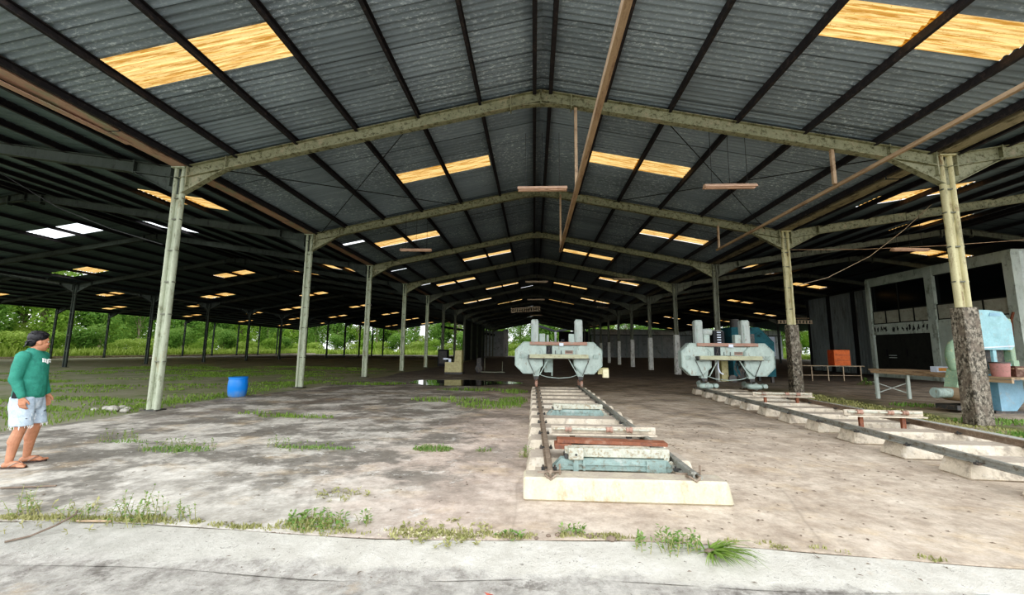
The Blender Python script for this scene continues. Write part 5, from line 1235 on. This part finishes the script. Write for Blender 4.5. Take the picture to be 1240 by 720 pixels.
# hair
b = MB(); b.ell(h_(-.030, 0, .062), (.095, .088, .086), 20, 14, (0, 0, HY)); b.ell(h_(-.060, 0, .012), (.050, .072, .070), 16, 12, (0, 0, HY)); b.ell(h_(.012, 0, .100), (.058, .066, .036), 16, 10, (0, 0, HY)); b.ell(h_(-.07, 0, -.03), (.028, .05, .035), 12, 8, (0, 0, HY))
r2 = random.Random(4)
for i in range(70):
    a = r2.uniform(0, 6.28); q = r2.uniform(.2, 1.1); st = V(-.03 + .085 * math.sin(q) * math.cos(a), .082 * math.sin(q) * math.sin(a), .065 + .085 * math.cos(q)); dr = V(st.x - .15 if st.x < 0 else st.x + .2, st.y * 1.3, -.05).normalized()
    cap(b, h_(*st), h_(*(st + dr * r2.uniform(.018, .035))), .010, .004, 6)
for i in range(16): yy = r2.uniform(-.07, .07); cap(b, h_(-.09, yy, -.0 + r2.uniform(-.05, .05)), h_(-.125, yy * 1.05, -.03 + r2.uniform(-.05, .04)), .012, .004, 6)
fuse(b, 'hair', M['hair'], P, .006, 1)
# sweater
b = MB()
loft(b, [(.0, 0, .845, .135, .160), (.005, 0, .87, .142, .170), (.012, 0, 1.0, .142, .166), (.012, 0, 1.12, .134, .162), (.004, 0, 1.26, .132, .172), (-.006, 0, 1.35, .118, .185), (-.012, 0, 1.412, .088, .15), (-.012, 0, 1.45, .066, .080), (-.008, 0, 1.462, .06, .066)])
for s, a in arms.items():
    sh, el, wr = V(*a['sh']), V(*a['el']), V(*a['wr']); cap(b, sh + V(0, s * .0, .01), el, .076, .058); cap(b, el, wr + V(-.005, 0, .03), .060, .040); cap(b, wr + V(-.004, 0, .05), wr + V(-.003, 0, .012), .038, .035)
def wr_(co, no):
    f = mathutils.noise.noise(V(co.x * 8, co.y * 8, co.z * 22)) * .006 + mathutils.noise.noise(V(co.x * 20 + co.z * 14, co.y * 20, co.z * 10)) * .004
    return no * f
sw = fuse(b, 'sweater', M['sweater'], P, .009, 3, wr_)
e = MB(); e.lathe([(.132, -.012), (.139, 0), (.132, .014)], (0, 0, 0), 26); e.v = [(v[0] * 1.0, v[1] * 1.2, v[2] + .852) for v in e.v]; e.build('hem', M['sweater'], sw)
e = MB(); e.lathe([(.058, -.008), (.066, 0), (.058, .01)], (-.006, 0, 1.462), 24); e.build('collar', M['sweater'], sw)
# small white chest print on the left breast side: T R Y like strokes
e = MB()
def pr(pts):
    for (y0, z0), (y1, z1) in zip(pts, pts[1:]): e.bar((.1365 + (.003 if abs(y0) < .06 else -.006), y0, z0), (.1365 + (.003 if abs(y1) < .06 else -.006), y1, z1), .012, .011, (1, 0, 0))
z0 = 1.305
pr([(-.085, z0 + .03), (-.055, z0 + .025)]); pr([(-.072, z0 + .027), (-.065, z0 - .012)]); pr([(-.045, z0 - .015), (-.045, z0 + .018), (-.025, z0 + .012), (-.04, z0), (-.022, z0 - .018)])
pr([(-.005, z0 + .02), (.005, z0), (.02, z0 + .022)]); pr([(.005, z0), (.0, z0 - .035)]); pr([(.03, z0 + .014), (.05, z0 + .01)]); pr([(.032, z0 - .012), (.052, z0 - .014)])
e.build('chest_print', M['white'], sw)
# shorts
b = MB(); loft(b, [(-.005, 0, .70, .13, .160), (0, 0, .80, .134, .166), (0, 0, .89, .125, .155)])
for s, l in legs.items():
    h, k = V(*l['hip']), V(*l['knee']); loft(b, [(h.x, h.y, .86, .11, .09), (h.x + .01, h.y - 0, .74, .118, .098), ((h.x + k.x) / 2 + .005, (h.y + k.y) / 2, .62, .108, .096), (k.x + .002, k.y, .505, .104, .096)])
so = fuse(b, 'shorts', M['denim'], P, .009, 2, lambda co, no: no * (mathutils.noise.noise(V(co.x * 16, co.y * 16, co.z * 12)) * .006))
e = MB(); r2 = random.Random(6)
for s, l in legs.items():
    k = l['knee']
    for i in range(34):
        a = r2.uniform(0, 6.28); x, y = k[0] + .098 * math.cos(a), k[1] + .09 * math.sin(a); e.tube([(x, y, .512), (x + r2.uniform(-.008, .008), y + r2.uniform(-.008, .008), .512 - r2.uniform(.012, .05))], .0025, 4)
e.build('frayed_hem', M['white'], so)
e = MB()
for (x, y, z, w_, h2, a) in [(.105, -.10, .63, .10, .022, .2), (.10, -.12, .59, .11, .02, -.15), (.108, -.07, .66, .07, .014, .3), (.12, .10, .66, .07, .016, .2), (.112, .11, .60, .08, .018, -.2)]:
    e.ell((x, y, z), (.022, w_ / 2, h2), 12, 6, (a, 0, 0))
e.build('rips', M['denim_dk'], so)
e = MB()
for i in range(18):
    s = -1 if i < 11 else 1; y = s * .10 + r2.uniform(-.045, .045); z = .60 + r2.uniform(-.02, .05); e.tube([(.128, y, z + .012), (.131, y + r2.uniform(-.01, .01), z - .014)], .0018, 4)
e.build('loose_threads', M['white'], so)
e = MB(); e.box((-.02, -.185, .90), (.05, .018, .10), (0, .1, 0)); e.build('phone_pouch', M['black'], so)
for s, l in legs.items():
    a = V(*l['ank']); c, n_ = math.cos(l['a']), math.sin(l['a'])
    def f_(x, y, z): return (a.x + c * x - n_ * y, a.y + n_ * x + c * y, z)
    sh = [(-.075, -.028), (-.085, 0), (-.075, .028), (-.0, .036), (.09, .048), (.16, .04), (.19, .01), (.185, -.02), (.15, -.042), (.09, -.046), (0, -.034)]
    e = MB(); e.prism([f_(x, y, 0)[:2] for x, y in sh], .0, .02, 'z'); sd = e.build('sandal', M['sole'], P)
    e = MB(); e.tube([f_(.135, .01, .02), f_(.13, .01, .052), f_(.09, .036, .075), f_(.03, .044, .03)], .006, 6); e.tube([f_(.13, .01, .052), f_(.09, -.036, .07), f_(.03, -.042, .03)], .006, 6); e.build('strap', M['rust_red'], sd)
